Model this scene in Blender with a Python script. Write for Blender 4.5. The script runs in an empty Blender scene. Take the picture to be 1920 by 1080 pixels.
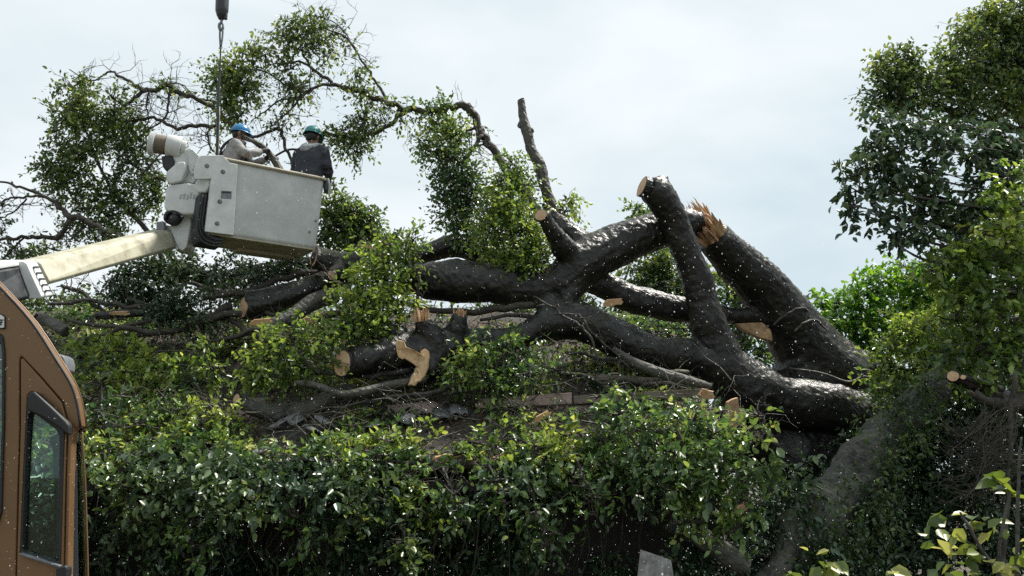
import bpy, bmesh, math, random
import numpy as np
from mathutils import Vector, Matrix, noise as mnoise

C = bpy.context.scene.collection
sc = bpy.context.scene
R = math.radians

# ------------------------------------------------------------------ camera
F = 1663.0            # focal length in photograph pixels (1920 wide)
PITCH = R(12.0)
EYE = 1.9
cam = bpy.data.cameras.new("camera")
cam.sensor_width = 36.0
cam.lens = 36.0 * F / 1920.0
cam.clip_start = 0.05
cam.clip_end = 3000
camo = bpy.data.objects.new("camera", cam)
C.objects.link(camo)
camo.location = (0, 0, EYE)
camo.rotation_euler = (R(90) + PITCH, 0, 0)
sc.camera = camo

# ------------------------------------------------------------------ light
SUN_EL, SUN_AZ = 63.0, 56.0      # azimuth measured from +Y (straight ahead) towards +X
sd = Vector((math.sin(R(SUN_AZ)) * math.cos(R(SUN_EL)), math.cos(R(SUN_AZ)) * math.cos(R(SUN_EL)), math.sin(R(SUN_EL))))
sun = bpy.data.lights.new("sun", 'SUN')
sun.energy = 5.0
sun.angle = R(5.0)
sun.color = (1.0, 0.955, 0.88)
suno = bpy.data.objects.new("sun", sun)
C.objects.link(suno)
suno.rotation_euler = (-sd).to_track_quat('-Z', 'Y').to_euler()

w = bpy.data.worlds.new("World")
sc.world = w
w.use_nodes = True
nt = w.node_tree
nt.nodes.clear()
out = nt.nodes.new('ShaderNodeOutputWorld')
bg = nt.nodes.new('ShaderNodeBackground')
sky = nt.nodes.new('ShaderNodeTexSky')
sky.sky_type = 'NISHITA'
sky.sun_disc = False
sky.sun_elevation = R(SUN_EL)
sky.sun_rotation = R(SUN_AZ)
sky.dust_density = 3.0
tc = nt.nodes.new('ShaderNodeTexCoord')
mp = nt.nodes.new('ShaderNodeMapping')
mp.inputs['Scale'].default_value = (1.0, 1.0, 2.4)
mp.inputs['Location'].default_value = (0.3, 0.1, 0.2)
n1 = nt.nodes.new('ShaderNodeTexNoise')
n1.inputs['Scale'].default_value = 2.1
n1.inputs['Detail'].default_value = 5
n1.inputs['Roughness'].default_value = 0.5
n1.inputs['Distortion'].default_value = 0.25
cr = nt.nodes.new('ShaderNodeValToRGB')
# cloud radiance divided by the background strength of 0.1
cr.color_ramp.elements[0].position = 0.36
cr.color_ramp.elements[0].color = (0.48, 0.565, 0.61, 1)
cr.color_ramp.elements[1].position = 0.62
cr.color_ramp.elements[1].color = (0.665, 0.71, 0.725, 1)
sc10 = nt.nodes.new('ShaderNodeMix')
sc10.data_type = 'RGBA'
sc10.blend_type = 'MULTIPLY'
sc10.inputs[0].default_value = 1.0
sc10.inputs[7].default_value = (10, 10, 10, 1)
mx = nt.nodes.new('ShaderNodeMix')
mx.data_type = 'RGBA'
mx.inputs[0].default_value = 0.95
nt.links.new(tc.outputs['Generated'], mp.inputs['Vector'])
nt.links.new(mp.outputs['Vector'], n1.inputs['Vector'])
nt.links.new(n1.outputs['Fac'], cr.inputs['Fac'])
nt.links.new(cr.outputs['Color'], sc10.inputs[6])
nt.links.new(sky.outputs['Color'], mx.inputs[6])
nt.links.new(sc10.outputs[2], mx.inputs[7])
nt.links.new(mx.outputs[2], bg.inputs['Color'])
bg.inputs['Strength'].default_value = 0.1
nt.links.new(bg.outputs['Background'], out.inputs['Surface'])

sc.view_settings.view_transform = 'Standard'
sc.view_settings.look = 'None'
sc.view_settings.exposure = 0.50
sc.view_settings.gamma = 1.0
sc.render.engine = 'CYCLES'
sc.cycles.max_bounces = 6
sc.cycles.diffuse_bounces = 3
sc.cycles.glossy_bounces = 2
sc.cycles.transmission_bounces = 4
sc.cycles.transparent_max_bounces = 8
sc.cycles.use_denoising = False

# ------------------------------------------------------------------ helpers
CP, SP = math.cos(PITCH), math.sin(PITCH)
CAM = Vector((0, 0, EYE))

def ray(px, py):
    u = (px - 960.0) / F
    v = (540.0 - py) / F
    return Vector((u, CP - v * SP, SP + v * CP))

def P(px, py, Y):
    d = ray(px, py)
    return CAM + d * (Y / d.y)

def PP(px, py, p0, nrm):
    d = ray(px, py)
    t = (p0 - CAM).dot(nrm) / d.dot(nrm)
    return CAM + d * t

def M(r, Y):                       # photo pixels to metres at depth Y
    return r * Y / F

def tag(o, label=None, cat=None, group=None, kind=None):
    if label: o["label"] = label
    if cat: o["category"] = cat
    if group: o["group"] = group
    if kind: o["kind"] = kind
    return o

def empty(name, loc, label, cat, group=None):
    o = bpy.data.objects.new(name, None)
    o.empty_display_size = 0.1
    C.objects.link(o)
    o.location = loc
    tag(o, label, cat, group)
    return o

def link(name, me, mat, parent=None, smooth=True):
    o = bpy.data.objects.new(name, me)
    C.objects.link(o)
    if mat is not None and not me.materials:
        me.materials.append(mat)
    if smooth:
        me.polygons.foreach_set('use_smooth', [True] * len(me.polygons))
    if parent is not None:
        o.parent = parent
        o.matrix_parent_inverse = Matrix.Translation(parent.location).inverted() if parent.parent is None and parent.type == 'EMPTY' else Matrix.Identity(4)
    return o

def mesh_py(name, V, Fc):
    me = bpy.data.meshes.new(name)
    me.from_pydata([tuple(v) for v in V], [], Fc)
    me.update()
    return me

class MB:
    """collects shapes of one part"""
    def __init__(s):
        s.V, s.F = [], []
    def add(s, V, Fc):
        b = len(s.V)
        s.V += [tuple(v) for v in V]
        s.F += [tuple(i + b for i in f) for f in Fc]
        return s
    def tube(s, pts, rad, sides=8, res=0, caps=True):
        s.add(*tube(pts, rad, sides, res, caps))
        return s
    def box(s, c, size, rot=None):
        hx, hy, hz = size[0] / 2, size[1] / 2, size[2] / 2
        vs = [Vector((x, y, z)) for x in (-hx, hx) for y in (-hy, hy) for z in (-hz, hz)]
        if rot is not None:
            vs = [rot @ v for v in vs]
        vs = [v + Vector(c) for v in vs]
        s.add(vs, [(0, 1, 3, 2), (4, 6, 7, 5), (0, 4, 5, 1), (2, 3, 7, 6), (0, 2, 6, 4), (1, 5, 7, 3)])
        return s
    def prism(s, front, back):
        n = len(front)
        fs = [tuple(range(n)), tuple(reversed(range(n, 2 * n)))]
        for i in range(n):
            j = (i + 1) % n
            fs.append((i, n + i, n + j, j))
        s.add(list(front) + list(back), fs)
        return s
    def build(s, name, mat, parent=None, smooth=True, bevel=0, seg=2):
        me = mesh_py(name, s.V, s.F)
        bm = bmesh.new(); bm.from_mesh(me)
        bmesh.ops.recalc_face_normals(bm, faces=bm.faces)
        bm.to_mesh(me); bm.free()
        o = link(name, me, mat, parent, smooth)
        if bevel:
            b = o.modifiers.new('bevel', 'BEVEL'); b.width = bevel; b.segments = seg
            b.limit_method = 'ANGLE'; b.angle_limit = R(35)
            b.harden_normals = False
        if smooth and bevel:
            wn = o.modifiers.new('wn', 'WEIGHTED_NORMAL'); wn.keep_sharp = True
        return o

def catmull(pts, vals, n):
    """pts list of Vector, vals list of radii -> resampled"""
    if len(pts) < 3 or n <= 1:
        return pts, vals
    P_ = [pts[0] * 2 - pts[1]] + list(pts) + [pts[-1] * 2 - pts[-2]]
    V_ = [vals[0]] + list(vals) + [vals[-1]]
    op, ov = [], []
    for i in range(1, len(P_) - 2):
        for k in range(n):
            t = k / n
            a, b, c, d = P_[i - 1], P_[i], P_[i + 1], P_[i + 2]
            op.append(0.5 * ((2 * b) + (c - a) * t + (2 * a - 5 * b + 4 * c - d) * t * t + (3 * b - a - 3 * c + d) * t ** 3))
            s = t * t * (3 - 2 * t)
            ov.append(V_[i] * (1 - s) + V_[i + 1] * s)
    op.append(pts[-1]); ov.append(vals[-1])
    return op, ov

def tube(pts, rad, sides=8, res=0, caps=True):
    pts = [Vector(p) for p in pts]
    if not hasattr(rad, '__len__'):
        rad = [rad] * len(pts)
    if res:
        pts, rad = catmull(pts, list(rad), res)
    n = len(pts)
    T = []
    for i in range(n):
        a = pts[max(i - 1, 0)]; b = pts[min(i + 1, n - 1)]
        t = (b - a)
        T.append(t.normalized() if t.length > 1e-9 else Vector((0, 0, 1)))
    ref = Vector((0, 0, 1)) if abs(T[0].z) < 0.9 else Vector((1, 0, 0))
    u = (ref - T[0] * ref.dot(T[0])).normalized()
    V, Fc = [], []
    for i in range(n):
        u = (u - T[i] * u.dot(T[i]))
        u = u.normalized() if u.length > 1e-6 else T[i].orthogonal().normalized()
        v = T[i].cross(u)
        for k in range(sides):
            a = 2 * math.pi * k / sides
            V.append(pts[i] + (u * math.cos(a) + v * math.sin(a)) * rad[i])
    for i in range(n - 1):
        for k in range(sides):
            k2 = (k + 1) % sides
            Fc.append((i * sides + k, i * sides + k2, (i + 1) * sides + k2, (i + 1) * sides + k))
    if caps:
        Fc.append(tuple(reversed(range(sides))))
        Fc.append(tuple((n - 1) * sides + k for k in range(sides)))
    return V, Fc

def remesh(name, V, Fc, voxel, smooth_it=4, factor=0.5):
    me = mesh_py(name + '_raw', V, Fc)
    o = bpy.data.objects.new(name + '_raw', me)
    C.objects.link(o)
    m = o.modifiers.new('r', 'REMESH'); m.mode = 'VOXEL'; m.voxel_size = voxel
    if smooth_it:
        s = o.modifiers.new('s', 'SMOOTH'); s.iterations = smooth_it; s.factor = factor
    dg = bpy.context.evaluated_depsgraph_get()
    dg.update()
    me2 = bpy.data.meshes.new_from_object(o.evaluated_get(dg))
    bpy.data.objects.remove(o)
    bpy.data.meshes.remove(me)
    me2.name = name
    return me2

def displace(me, fn):
    n = len(me.vertices)
    co = np.empty(n * 3, np.float32); me.vertices.foreach_get('co', co); co = co.reshape(-1, 3)
    no = np.empty(n * 3, np.float32); me.vertices.foreach_get('normal', no); no = no.reshape(-1, 3)
    d = np.array([fn(Vector(c)) for c in co], np.float32)
    co = co + no * d[:, None]
    me.vertices.foreach_set('co', co.ravel()); me.update()

def bark_disp(big=0.03, small=0.010):
    def f(p):
        a = mnoise.noise(p * 2.3) * big
        q = p * 9.0
        b = (abs(mnoise.noise(q)) - 0.25) * small * 2.2 + mnoise.noise(p * 24) * small * 0.7
        return a + b
    return f

# ------------------------------------------------------------------ materials
def new_mat(name):
    m = bpy.data.materials.new(name); m.use_nodes = True
    t = m.node_tree
    b = t.nodes['Principled BSDF']
    return m, t, b

def N(t, typ, **kw):
    n = t.nodes.new(typ)
    for k, v in kw.items():
        if k in n.inputs: n.inputs[k].default_value = v
        else: setattr(n, k, v)
    return n

def ramp(t, fac, stops):
    r = t.nodes.new('ShaderNodeValToRGB')
    e = r.color_ramp.elements
    while len(e) < len(stops): e.new(0.5)
    for i, (p, c) in enumerate(stops):
        e[i].position = p
        e[i].color = (c[0], c[1], c[2], 1) if hasattr(c, '__len__') else (c, c, c, 1)
    t.links.new(fac, r.inputs['Fac'])
    return r

def mix(t, fac, a, b):
    m = t.nodes.new('ShaderNodeMix'); m.data_type = 'RGBA'
    if hasattr(fac, 'is_linked'): t.links.new(fac, m.inputs[0])
    else: m.inputs[0].default_value = fac
    for s, v in ((6, a), (7, b)):
        if hasattr(v, 'is_linked'): t.links.new(v, m.inputs[s])
        else: m.inputs[s].default_value = (v[0], v[1], v[2], 1)
    return m.outputs[2]

def math_(t, op, a, b=0.5):
    m = t.nodes.new('ShaderNodeMath'); m.operation = op
    for i, v in enumerate((a, b)):
        if hasattr(v, 'is_linked'): t.links.new(v, m.inputs[i])
        else: m.inputs[i].default_value = v
    return m.outputs[0]

def bump(t, b, h, strength, dist=0.02):
    n = t.nodes.new('ShaderNodeBump'); n.inputs['Strength'].default_value = strength
    n.inputs['Distance'].default_value = dist
    t.links.new(h, n.inputs['Height'])
    t.links.new(n.outputs['Normal'], b.inputs['Normal'])

def bark_mat(name, dark, light, moss=0.5, moss_col=(0.07, 0.085, 0.02), rough=0.55, lichen=0.5, spec=0.5, bmp=0.8, pale=0.5):
    m, t, b = new_mat(name)
    tcn = N(t, 'ShaderNodeTexCoord')
    geo = N(t, 'ShaderNodeNewGeometry')
    na = N(t, 'ShaderNodeTexNoise', Scale=3.0, Detail=8.0, Roughness=0.65)
    nb = N(t, 'ShaderNodeTexNoise', Scale=26.0, Detail=6.0, Roughness=0.7)
    ncn = N(t, 'ShaderNodeTexNoise', Scale=1.7, Detail=5.0, Roughness=0.6)
    for n_ in (na, nb, ncn): t.links.new(tcn.outputs['Object'], n_.inputs['Vector'])
    base = ramp(t, na.outputs['Fac'], [(0.34, dark), (0.66, light)]).outputs['Color']
    lm = ramp(t, nb.outputs['Fac'], [(0.56, 0.0), (0.68, 1.0)]).outputs['Color']
    lmf = math_(t, 'MULTIPLY', lm, lichen)
    base = mix(t, lmf, base, (0.17, 0.165, 0.14))
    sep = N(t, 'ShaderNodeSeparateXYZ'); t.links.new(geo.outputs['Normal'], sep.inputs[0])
    up = math_(t, 'MULTIPLY', math_(t, 'SUBTRACT', sep.outputs['Z'], 0.15), 1.4)
    mm = ramp(t, ncn.outputs['Fac'], [(0.45, 0.0), (0.62, 1.0)]).outputs['Color']
    mf = math_(t, 'MULTIPLY', math_(t, 'MULTIPLY', mm, up), moss)
    mfc = N(t, 'ShaderNodeClamp'); t.links.new(mf, mfc.inputs[0])
    base = mix(t, mfc.outputs[0], base, moss_col)
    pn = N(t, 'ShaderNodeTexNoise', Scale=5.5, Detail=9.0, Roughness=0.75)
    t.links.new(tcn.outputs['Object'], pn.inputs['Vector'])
    top_light = math_(t, 'MULTIPLY', ramp(t, pn.outputs['Fac'], [(0.50, 0.0), (0.60, 1.0)]).outputs['Color'], math_(t, 'ADD', math_(t, 'MULTIPLY', sep.outputs['Z'], 0.8), 0.22))
    pc = N(t, 'ShaderNodeClamp'); t.links.new(math_(t, 'MULTIPLY', top_light, pale), pc.inputs[0])
    base = mix(t, pc.outputs[0], base, (0.105, 0.105, 0.088))  # upper sides paler: highlights from above painted into the bark colour
    t.links.new(base, b.inputs['Base Color'])
    rr = ramp(t, nb.outputs['Fac'], [(0.3, rough - 0.15), (0.7, rough + 0.2)]).outputs['Color']
    t.links.new(rr, b.inputs['Roughness'])
    b.inputs['Specular IOR Level'].default_value = spec
    h = math_(t, 'ADD', math_(t, 'MULTIPLY', na.outputs['Fac'], 1.0), math_(t, 'MULTIPLY', nb.outputs['Fac'], 0.55))
    wv = N(t, 'ShaderNodeTexWave', wave_type='BANDS', bands_direction='DIAGONAL', Scale=5.0, Distortion=9.0, Detail=4.0)
    wv.inputs['Detail Scale'].default_value = 1.6
    t.links.new(tcn.outputs['Object'], wv.inputs['Vector'])
    h = math_(t, 'ADD', h, math_(t, 'MULTIPLY', wv.outputs['Fac'], 0.30))
    bump(t, b, h, bmp, 0.035)
    return m

def wood_mat(name, c1, c2, scale=(2, 2, 22), rough=0.7):
    m, t, b = new_mat(name)
    tcn = N(t, 'ShaderNodeTexCoord')
    mpn = N(t, 'ShaderNodeMapping'); mpn.inputs['Scale'].default_value = scale
    na = N(t, 'ShaderNodeTexNoise', Scale=3.0, Detail=6.0, Roughness=0.6)
    t.links.new(tcn.outputs['Object'], mpn.inputs[0]); t.links.new(mpn.outputs[0], na.inputs['Vector'])
    t.links.new(ramp(t, na.outputs['Fac'], [(0.3, c1), (0.7, c2)]).outputs['Color'], b.inputs['Base Color'])
    b.inputs['Roughness'].default_value = rough
    bump(t, b, na.outputs['Fac'], 0.6, 0.02)
    return m

def cut_mat():
    m, t, b = new_mat('sawn_wood')
    tcn = N(t, 'ShaderNodeTexCoord')
    nz = N(t, 'ShaderNodeTexNoise', Scale=6.0, Detail=3.0)
    t.links.new(tcn.outputs['Object'], nz.inputs['Vector'])
    wv = N(t, 'ShaderNodeTexWave', wave_type='RINGS', rings_direction='Z', Scale=14.0, Distortion=2.0)
    t.links.new(tcn.outputs['Object'], wv.inputs['Vector'])
    c = ramp(t, wv.outputs['Fac'], [(0.2, (0.46, 0.29, 0.165)), (0.8, (0.60, 0.42, 0.26))]).outputs['Color']
    c = mix(t, ramp(t, nz.outputs['Fac'], [(0.45, 0.0), (0.7, 0.6)]).outputs['Color'], c, (0.36, 0.20, 0.10))
    t.links.new(c, b.inputs['Base Color']); b.inputs['Roughness'].default_value = 0.75
    return m

def leaf_mat(name, stops, trans=0.35, rough=0.38):
    m, t, b = new_mat(name)
    at = N(t, 'ShaderNodeAttribute', attribute_name='tint')
    col = ramp(t, at.outputs['Fac'], stops).outputs['Color']
    t.links.new(col, b.inputs['Base Color'])
    b.inputs['Roughness'].default_value = rough
    b.inputs['Specular IOR Level'].default_value = 0.7
    tr = N(t, 'ShaderNodeBsdfTranslucent')
    hs = N(t, 'ShaderNodeHueSaturation', Saturation=1.1, Value=1.7, Hue=0.485)
    t.links.new(col, hs.inputs['Color']); t.links.new(hs.outputs['Color'], tr.inputs['Color'])
    ms = N(t, 'ShaderNodeMixShader'); ms.inputs[0].default_value = trans
    t.links.new(b.outputs[0], ms.inputs[1]); t.links.new(tr.outputs[0], ms.inputs[2])
    t.links.new(ms.outputs[0], t.nodes['Material Output'].inputs['Surface'])
    return m

def paint_mat(name, c1, c2, rough=0.45, metallic=0.0, scale=4.0, chips=None, chip_thr=0.12, chip_scale=45.0, spec=0.5, bumpy=0.0, lo=0.35, hi=0.7):
    m, t, b = new_mat(name)
    tcn = N(t, 'ShaderNodeTexCoord')
    na = N(t, 'ShaderNodeTexNoise', Scale=scale, Detail=7.0, Roughness=0.65)
    t.links.new(tcn.outputs['Object'], na.inputs['Vector'])
    c = ramp(t, na.outputs['Fac'], [(lo, c1), (hi, c2)]).outputs['Color']
    rgh = ramp(t, na.outputs['Fac'], [(0.3, max(rough - 0.1, 0.02)), (0.75, rough + 0.15)]).outputs['Color']
    if chips:
        vo = N(t, 'ShaderNodeTexVoronoi', Scale=chip_scale, Randomness=1.0)
        t.links.new(tcn.outputs['Object'], vo.inputs['Vector'])
        nn = N(t, 'ShaderNodeTexNoise', Scale=5.0, Detail=2.0)
        t.links.new(tcn.outputs['Object'], nn.inputs['Vector'])
        thr = math_(t, 'MULTIPLY', nn.outputs['Fac'], chip_thr * 2)
        f = math_(t, 'LESS_THAN', vo.outputs['Distance'], thr)
        c = mix(t, f, c, chips)
    t.links.new(c, b.inputs['Base Color'])
    t.links.new(rgh, b.inputs['Roughness'])
    b.inputs['Metallic'].default_value = metallic
    b.inputs['Specular IOR Level'].default_value = spec
    if bumpy:
        bump(t, b, na.outputs['Fac'], bumpy, 0.02)
    return m

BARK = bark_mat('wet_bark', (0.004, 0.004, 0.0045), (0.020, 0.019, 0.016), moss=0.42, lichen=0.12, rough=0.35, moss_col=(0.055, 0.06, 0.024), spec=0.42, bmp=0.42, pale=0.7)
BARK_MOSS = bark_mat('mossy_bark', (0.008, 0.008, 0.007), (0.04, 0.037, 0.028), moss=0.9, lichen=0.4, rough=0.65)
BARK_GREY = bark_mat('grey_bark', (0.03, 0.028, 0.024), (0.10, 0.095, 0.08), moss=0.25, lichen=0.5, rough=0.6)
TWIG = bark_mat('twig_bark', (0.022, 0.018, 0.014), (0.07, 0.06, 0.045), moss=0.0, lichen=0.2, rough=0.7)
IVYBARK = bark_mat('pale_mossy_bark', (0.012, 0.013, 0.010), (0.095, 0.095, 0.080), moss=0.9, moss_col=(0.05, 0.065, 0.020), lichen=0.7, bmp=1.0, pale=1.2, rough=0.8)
WOOD = wood_mat('torn_wood', (0.36, 0.20, 0.09), (0.62, 0.42, 0.23), scale=(3, 3, 3))
WOODB = wood_mat('orange_torn_wood', (0.24, 0.13, 0.065), (0.58, 0.38, 0.21), scale=(3, 3, 3))
CUT = cut_mat()
LEAF_DARK = leaf_mat('dark_leaf', [(0.0, (0.016, 0.038, 0.016)), (0.42, (0.054, 0.096, 0.032)), (0.78, (0.130, 0.190, 0.046)), (1.0, (0.27, 0.31, 0.070))], 0.36, 0.34)
LEAF_MID = leaf_mat('green_leaf', [(0.0, (0.016, 0.042, 0.018)), (0.40, (0.058, 0.120, 0.036)), (0.75, (0.150, 0.240, 0.052)), (1.0, (0.38, 0.43, 0.12))], 0.34, 0.32)
LEAF_BRIGHT = leaf_mat('young_leaf', [(0.0, (0.032, 0.072, 0.022)), (0.4, (0.110, 0.185, 0.040)), (0.75, (0.235, 0.32, 0.060)), (1.0, (0.44, 0.48, 0.13))], 0.4, 0.34)
LEAF_GREEN = leaf_mat('hedge_leaf', [(0.0, (0.022, 0.070, 0.012)), (0.5, (0.075, 0.20, 0.026)), (0.85, (0.16, 0.31, 0.040)), (1.0, (0.30, 0.40, 0.08))], 0.42)
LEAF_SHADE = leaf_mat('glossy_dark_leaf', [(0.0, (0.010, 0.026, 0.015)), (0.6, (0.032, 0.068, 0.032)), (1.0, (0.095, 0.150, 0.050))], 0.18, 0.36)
LEAF_NEAR = leaf_mat('broad_yellow_green_leaf', [(0.0, (0.05, 0.09, 0.02)), (0.5, (0.15, 0.20, 0.035)), (1.0, (0.36, 0.36, 0.12))], 0.4, 0.4)

# ------------------------------------------------------------------ leaves
def leaves(name, pos, axis, nrm, size, tint, mat, parent=None, wid=0.54, fold=0.10):
    n = len(pos)
    axis = axis / (np.linalg.norm(axis, axis=1, keepdims=True) + 1e-9)
    nrm = nrm - axis * np.sum(nrm * axis, axis=1, keepdims=True)
    nrm = nrm / (np.linalg.norm(nrm, axis=1, keepdims=True) + 1e-9)
    side = np.cross(axis, nrm)
    L = size[:, None]
    W = L * wid * 0.5
    V = np.empty((n, 6, 3), np.float32)
    V[:, 0] = pos
    V[:, 1] = pos + axis * L * 0.32 + side * W + nrm * L * fold
    V[:, 2] = pos + axis * L * 0.68 + side * W * 0.78 + nrm * L * fold * 0.6
    V[:, 3] = pos + axis * L - nrm * L * 0.10
    V[:, 4] = pos + axis * L * 0.68 - side * W * 0.78 + nrm * L * fold * 0.6
    V[:, 5] = pos + axis * L * 0.32 - side * W + nrm * L * fold
    me = bpy.data.meshes.new(name)
    me.vertices.add(n * 6)
    me.vertices.foreach_set('co', V.ravel())
    base = (np.arange(n) * 6)[:, None]
    idx = np.concatenate([base + np.array([[0, 3, 2, 1]]), base + np.array([[0, 5, 4, 3]])], axis=1).reshape(-1)
    me.loops.add(n * 8)
    me.loops.foreach_set('vertex_index', idx.astype(np.int32))
    me.polygons.add(n * 2)
    me.polygons.foreach_set('loop_start', (np.arange(n * 2) * 4).astype(np.int32))
    me.polygons.foreach_set('loop_total', np.full(n * 2, 4, np.int32))
    a = me.attributes.new('tint', 'FLOAT', 'POINT')
    a.data.foreach_set('value', np.repeat(np.clip(tint, 0, 1), 6).astype(np.float32))
    me.update(calc_edges=True)
    me.validate()
    return link(name, me, mat, parent, smooth=False)

class Leafage:
    """gathers leaf positions; every twig carries several leaves"""
    def __init__(s, seed):
        s.g = np.random.default_rng(seed)
        s.p, s.a, s.n, s.s, s.t = [], [], [], [], []
        s.tw = []           # twig segments
        s.cl = []
    def twigs(s, centre, dirs, length, per, size, tint, up=0.75, spread=0.55):
        g = s.g; m = len(centre)
        if m == 0: return
        per = int(per)
        t = np.tile(np.linspace(0.1, 1.0, per), (m, 1)) + g.normal(0, 0.05, (m, per))
        Ls = length * g.uniform(0.6, 1.3, (m, 1))
        p = centre[:, None, :] + dirs[:, None, :] * (t * Ls)[:, :, None] + g.normal(0, 0.012, (m, per, 3))
        p[:, :, 2] -= (t ** 2) * Ls * 0.18
        ax = dirs[:, None, :] * 0.55 + g.normal(0, spread, (m, per, 3))
        ax[:, :, 2] -= 0.12
        nn = g.normal(0, 0.55, (m, per, 3)); nn[:, :, 2] += up
        s.p.append(p.reshape(-1, 3)); s.a.append(ax.reshape(-1, 3)); s.n.append(nn.reshape(-1, 3))
        s.s.append((size * g.uniform(0.6, 1.25, (m, per))).reshape(-1))
        tt = tint[:, None] + g.normal(0, 0.16, (m, per)) + (t - 0.5) * 0.12
        s.t.append(tt.reshape(-1))
        s.tw.append(np.concatenate([centre, centre + dirs * Ls], axis=1))
    def clump(s, c, r, n, size=0.085, tint=0.45, per=7, length=0.30, gap=0.10, droop=0.25, shell=0.62, gscale=3.0):
        """c centre, r three radii, n leaves in all"""
        g = s.g
        m = max(2, int(n / per))
        c = np.array(c, float); r = np.array(r, float)
        d = g.normal(0, 1, (m * 3, 3)); d /= np.linalg.norm(d, axis=1, keepdims=True)
        rr = g.uniform(0, 1, (m * 3, 1)) ** shell
        # uneven outline: radius modulated by noise of direction
        mod = np.array([0.85 + 0.75 * mnoise.noise(Vector(x) * 1.9 + Vector(c)) for x in d])[:, None]
        q = c + d * rr * r * mod
        keep = np.array([mnoise.noise(Vector(x) * gscale) > gap - 0.35 for x in q])
        q = q[keep][:m]; d = d[keep][:m]
        k = len(q)
        dirs = d * 0.7 + g.normal(0, 0.55, (k, 3)); dirs[:, 2] -= droop
        dirs /= np.linalg.norm(dirs, axis=1, keepdims=True)
        cl = np.array([mnoise.noise(Vector(x) * 1.6 + Vector((7, 3, 1))) for x in q])
        s.twigs(q, dirs, length, per, size, tint + 0.35 * cl)
        s.cl.append((Vector(c), Vector(r)))
    def pclump(s, px, py, rx, ry, Y, cover=2.2, depth=None, size=0.085, **kw):
        c = P(px, py, Y)
        ax, ay = M(rx, Y), M(ry, Y)
        az = depth if depth else min(0.9, 0.5 * (ax + ay) * 0.9)
        n = cover * math.pi * ax * ay / (size * size * 0.155)
        s.clump(c, (ax, az, ay), n, size, **kw)
    def count(s): return sum(len(x) for x in s.p)
    def build(s, name, mat, parent=None, **kw):
        return leaves(name, np.concatenate(s.p), np.concatenate(s.a), np.concatenate(s.n),
                      np.concatenate(s.s), np.concatenate(s.t), mat, parent, **kw)
    def twig_mesh(s, name, mat, parent, frac=0.5, r=0.005, anchors=None):
        """thin stalks the leaves sit on and a few longer ones back to the clump centres"""
        T = np.concatenate(s.tw)
        g = s.g
        T = T[g.uniform(0, 1, len(T)) < frac]
        mb = MB()
        for row in T:
            a, b = Vector(row[:3]), Vector(row[3:])
            mid = (a + b) / 2 + Vector(g.normal(0, 0.02, 3)); 
            mb.tube([a, mid, b], [r, r * 0.8, r * 0.4], 3, 0, False)
        for c, rad in s.cl:
            for k in range(7):
                d = Vector(g.normal(0, 1, 3)).normalized()
                e = c + Vector((d.x * rad.x, d.y * rad.y, d.z * rad.z)) * 0.85
                c0 = c - Vector((0, 0, rad.z * 0.3))
                m1 = c0.lerp(e, 0.45) + Vector(g.normal(0, 0.07 * rad.length, 3))
                mb.tube([c0, m1, e], [r * 2.6, r * 1.8, r * 0.6], 4, 3, False)
        return mb.build(name, mat, parent)

def limb(spec):
    """spec rows (px, py, radius_px, Y) -> points, radii"""
    return [P(a, b, Y) for a, b, r, Y in spec], [M(r, Y) for a, b, r, Y in spec]

def jitter_line(pts, rad, amt, rng, sub=4):
    p2, r2 = catmull(pts, rad, sub)
    for i in range(1, len(p2) - 1):
        p2[i] = p2[i] + Vector((rng.gauss(0, 1), rng.gauss(0, 1), rng.gauss(0, 1))) * amt * min(1.0, r2[i] * 18 + 0.25)
    return p2, r2

def branch_part(name, spec, mat, parent, rng, amt=0.02, sides=7):
    pts, rad = limb(spec)
    pts, rad = jitter_line(pts, rad, amt, rng)
    mb = MB(); mb.tube(pts, rad, sides, 2)
    return mb.build(name, mat, parent)

def side_twigs(mb, spec, rng, n, L, r=0.007, up=0.0, frm=0.15):
    """bare forked twigs growing off a branch"""
    pts, rad = limb(spec)
    pts, rad = catmull(pts, rad, 6)
    for _ in range(n):
        i = rng.randrange(int(len(pts) * frm), len(pts))
        a = pts[i]
        d = Vector((rng.gauss(0, 1), rng.gauss(0, 0.5), rng.gauss(up, 0.8))).normalized()
        grow(mb, a, d, L * rng.uniform(0.5, 1.2), min(r, rad[i] * 0.7), rng, 2)

def grow(mb, a, d, L, r, rng, depth):
    pts = [a]; p = a.copy(); dd = d.copy()
    for k in range(4):
        dd = (dd + Vector((rng.gauss(0, 1), rng.gauss(0, 1), rng.gauss(0, 1))) * 0.28).normalized()
        p = p + dd * L / 4
        pts.append(p.copy())
        if depth and rng.random() < 0.65:
            d2 = (dd + Vector((rng.gauss(0, 1), rng.gauss(0, 1), rng.gauss(0, 1))) * 0.7).normalized()
            grow(mb, p.copy(), d2, L * 0.55, r * 0.6, rng, depth - 1)
    mb.tube(pts, [r * (1 - 0.17 * i) for i in range(5)], 4, 0, False)

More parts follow.
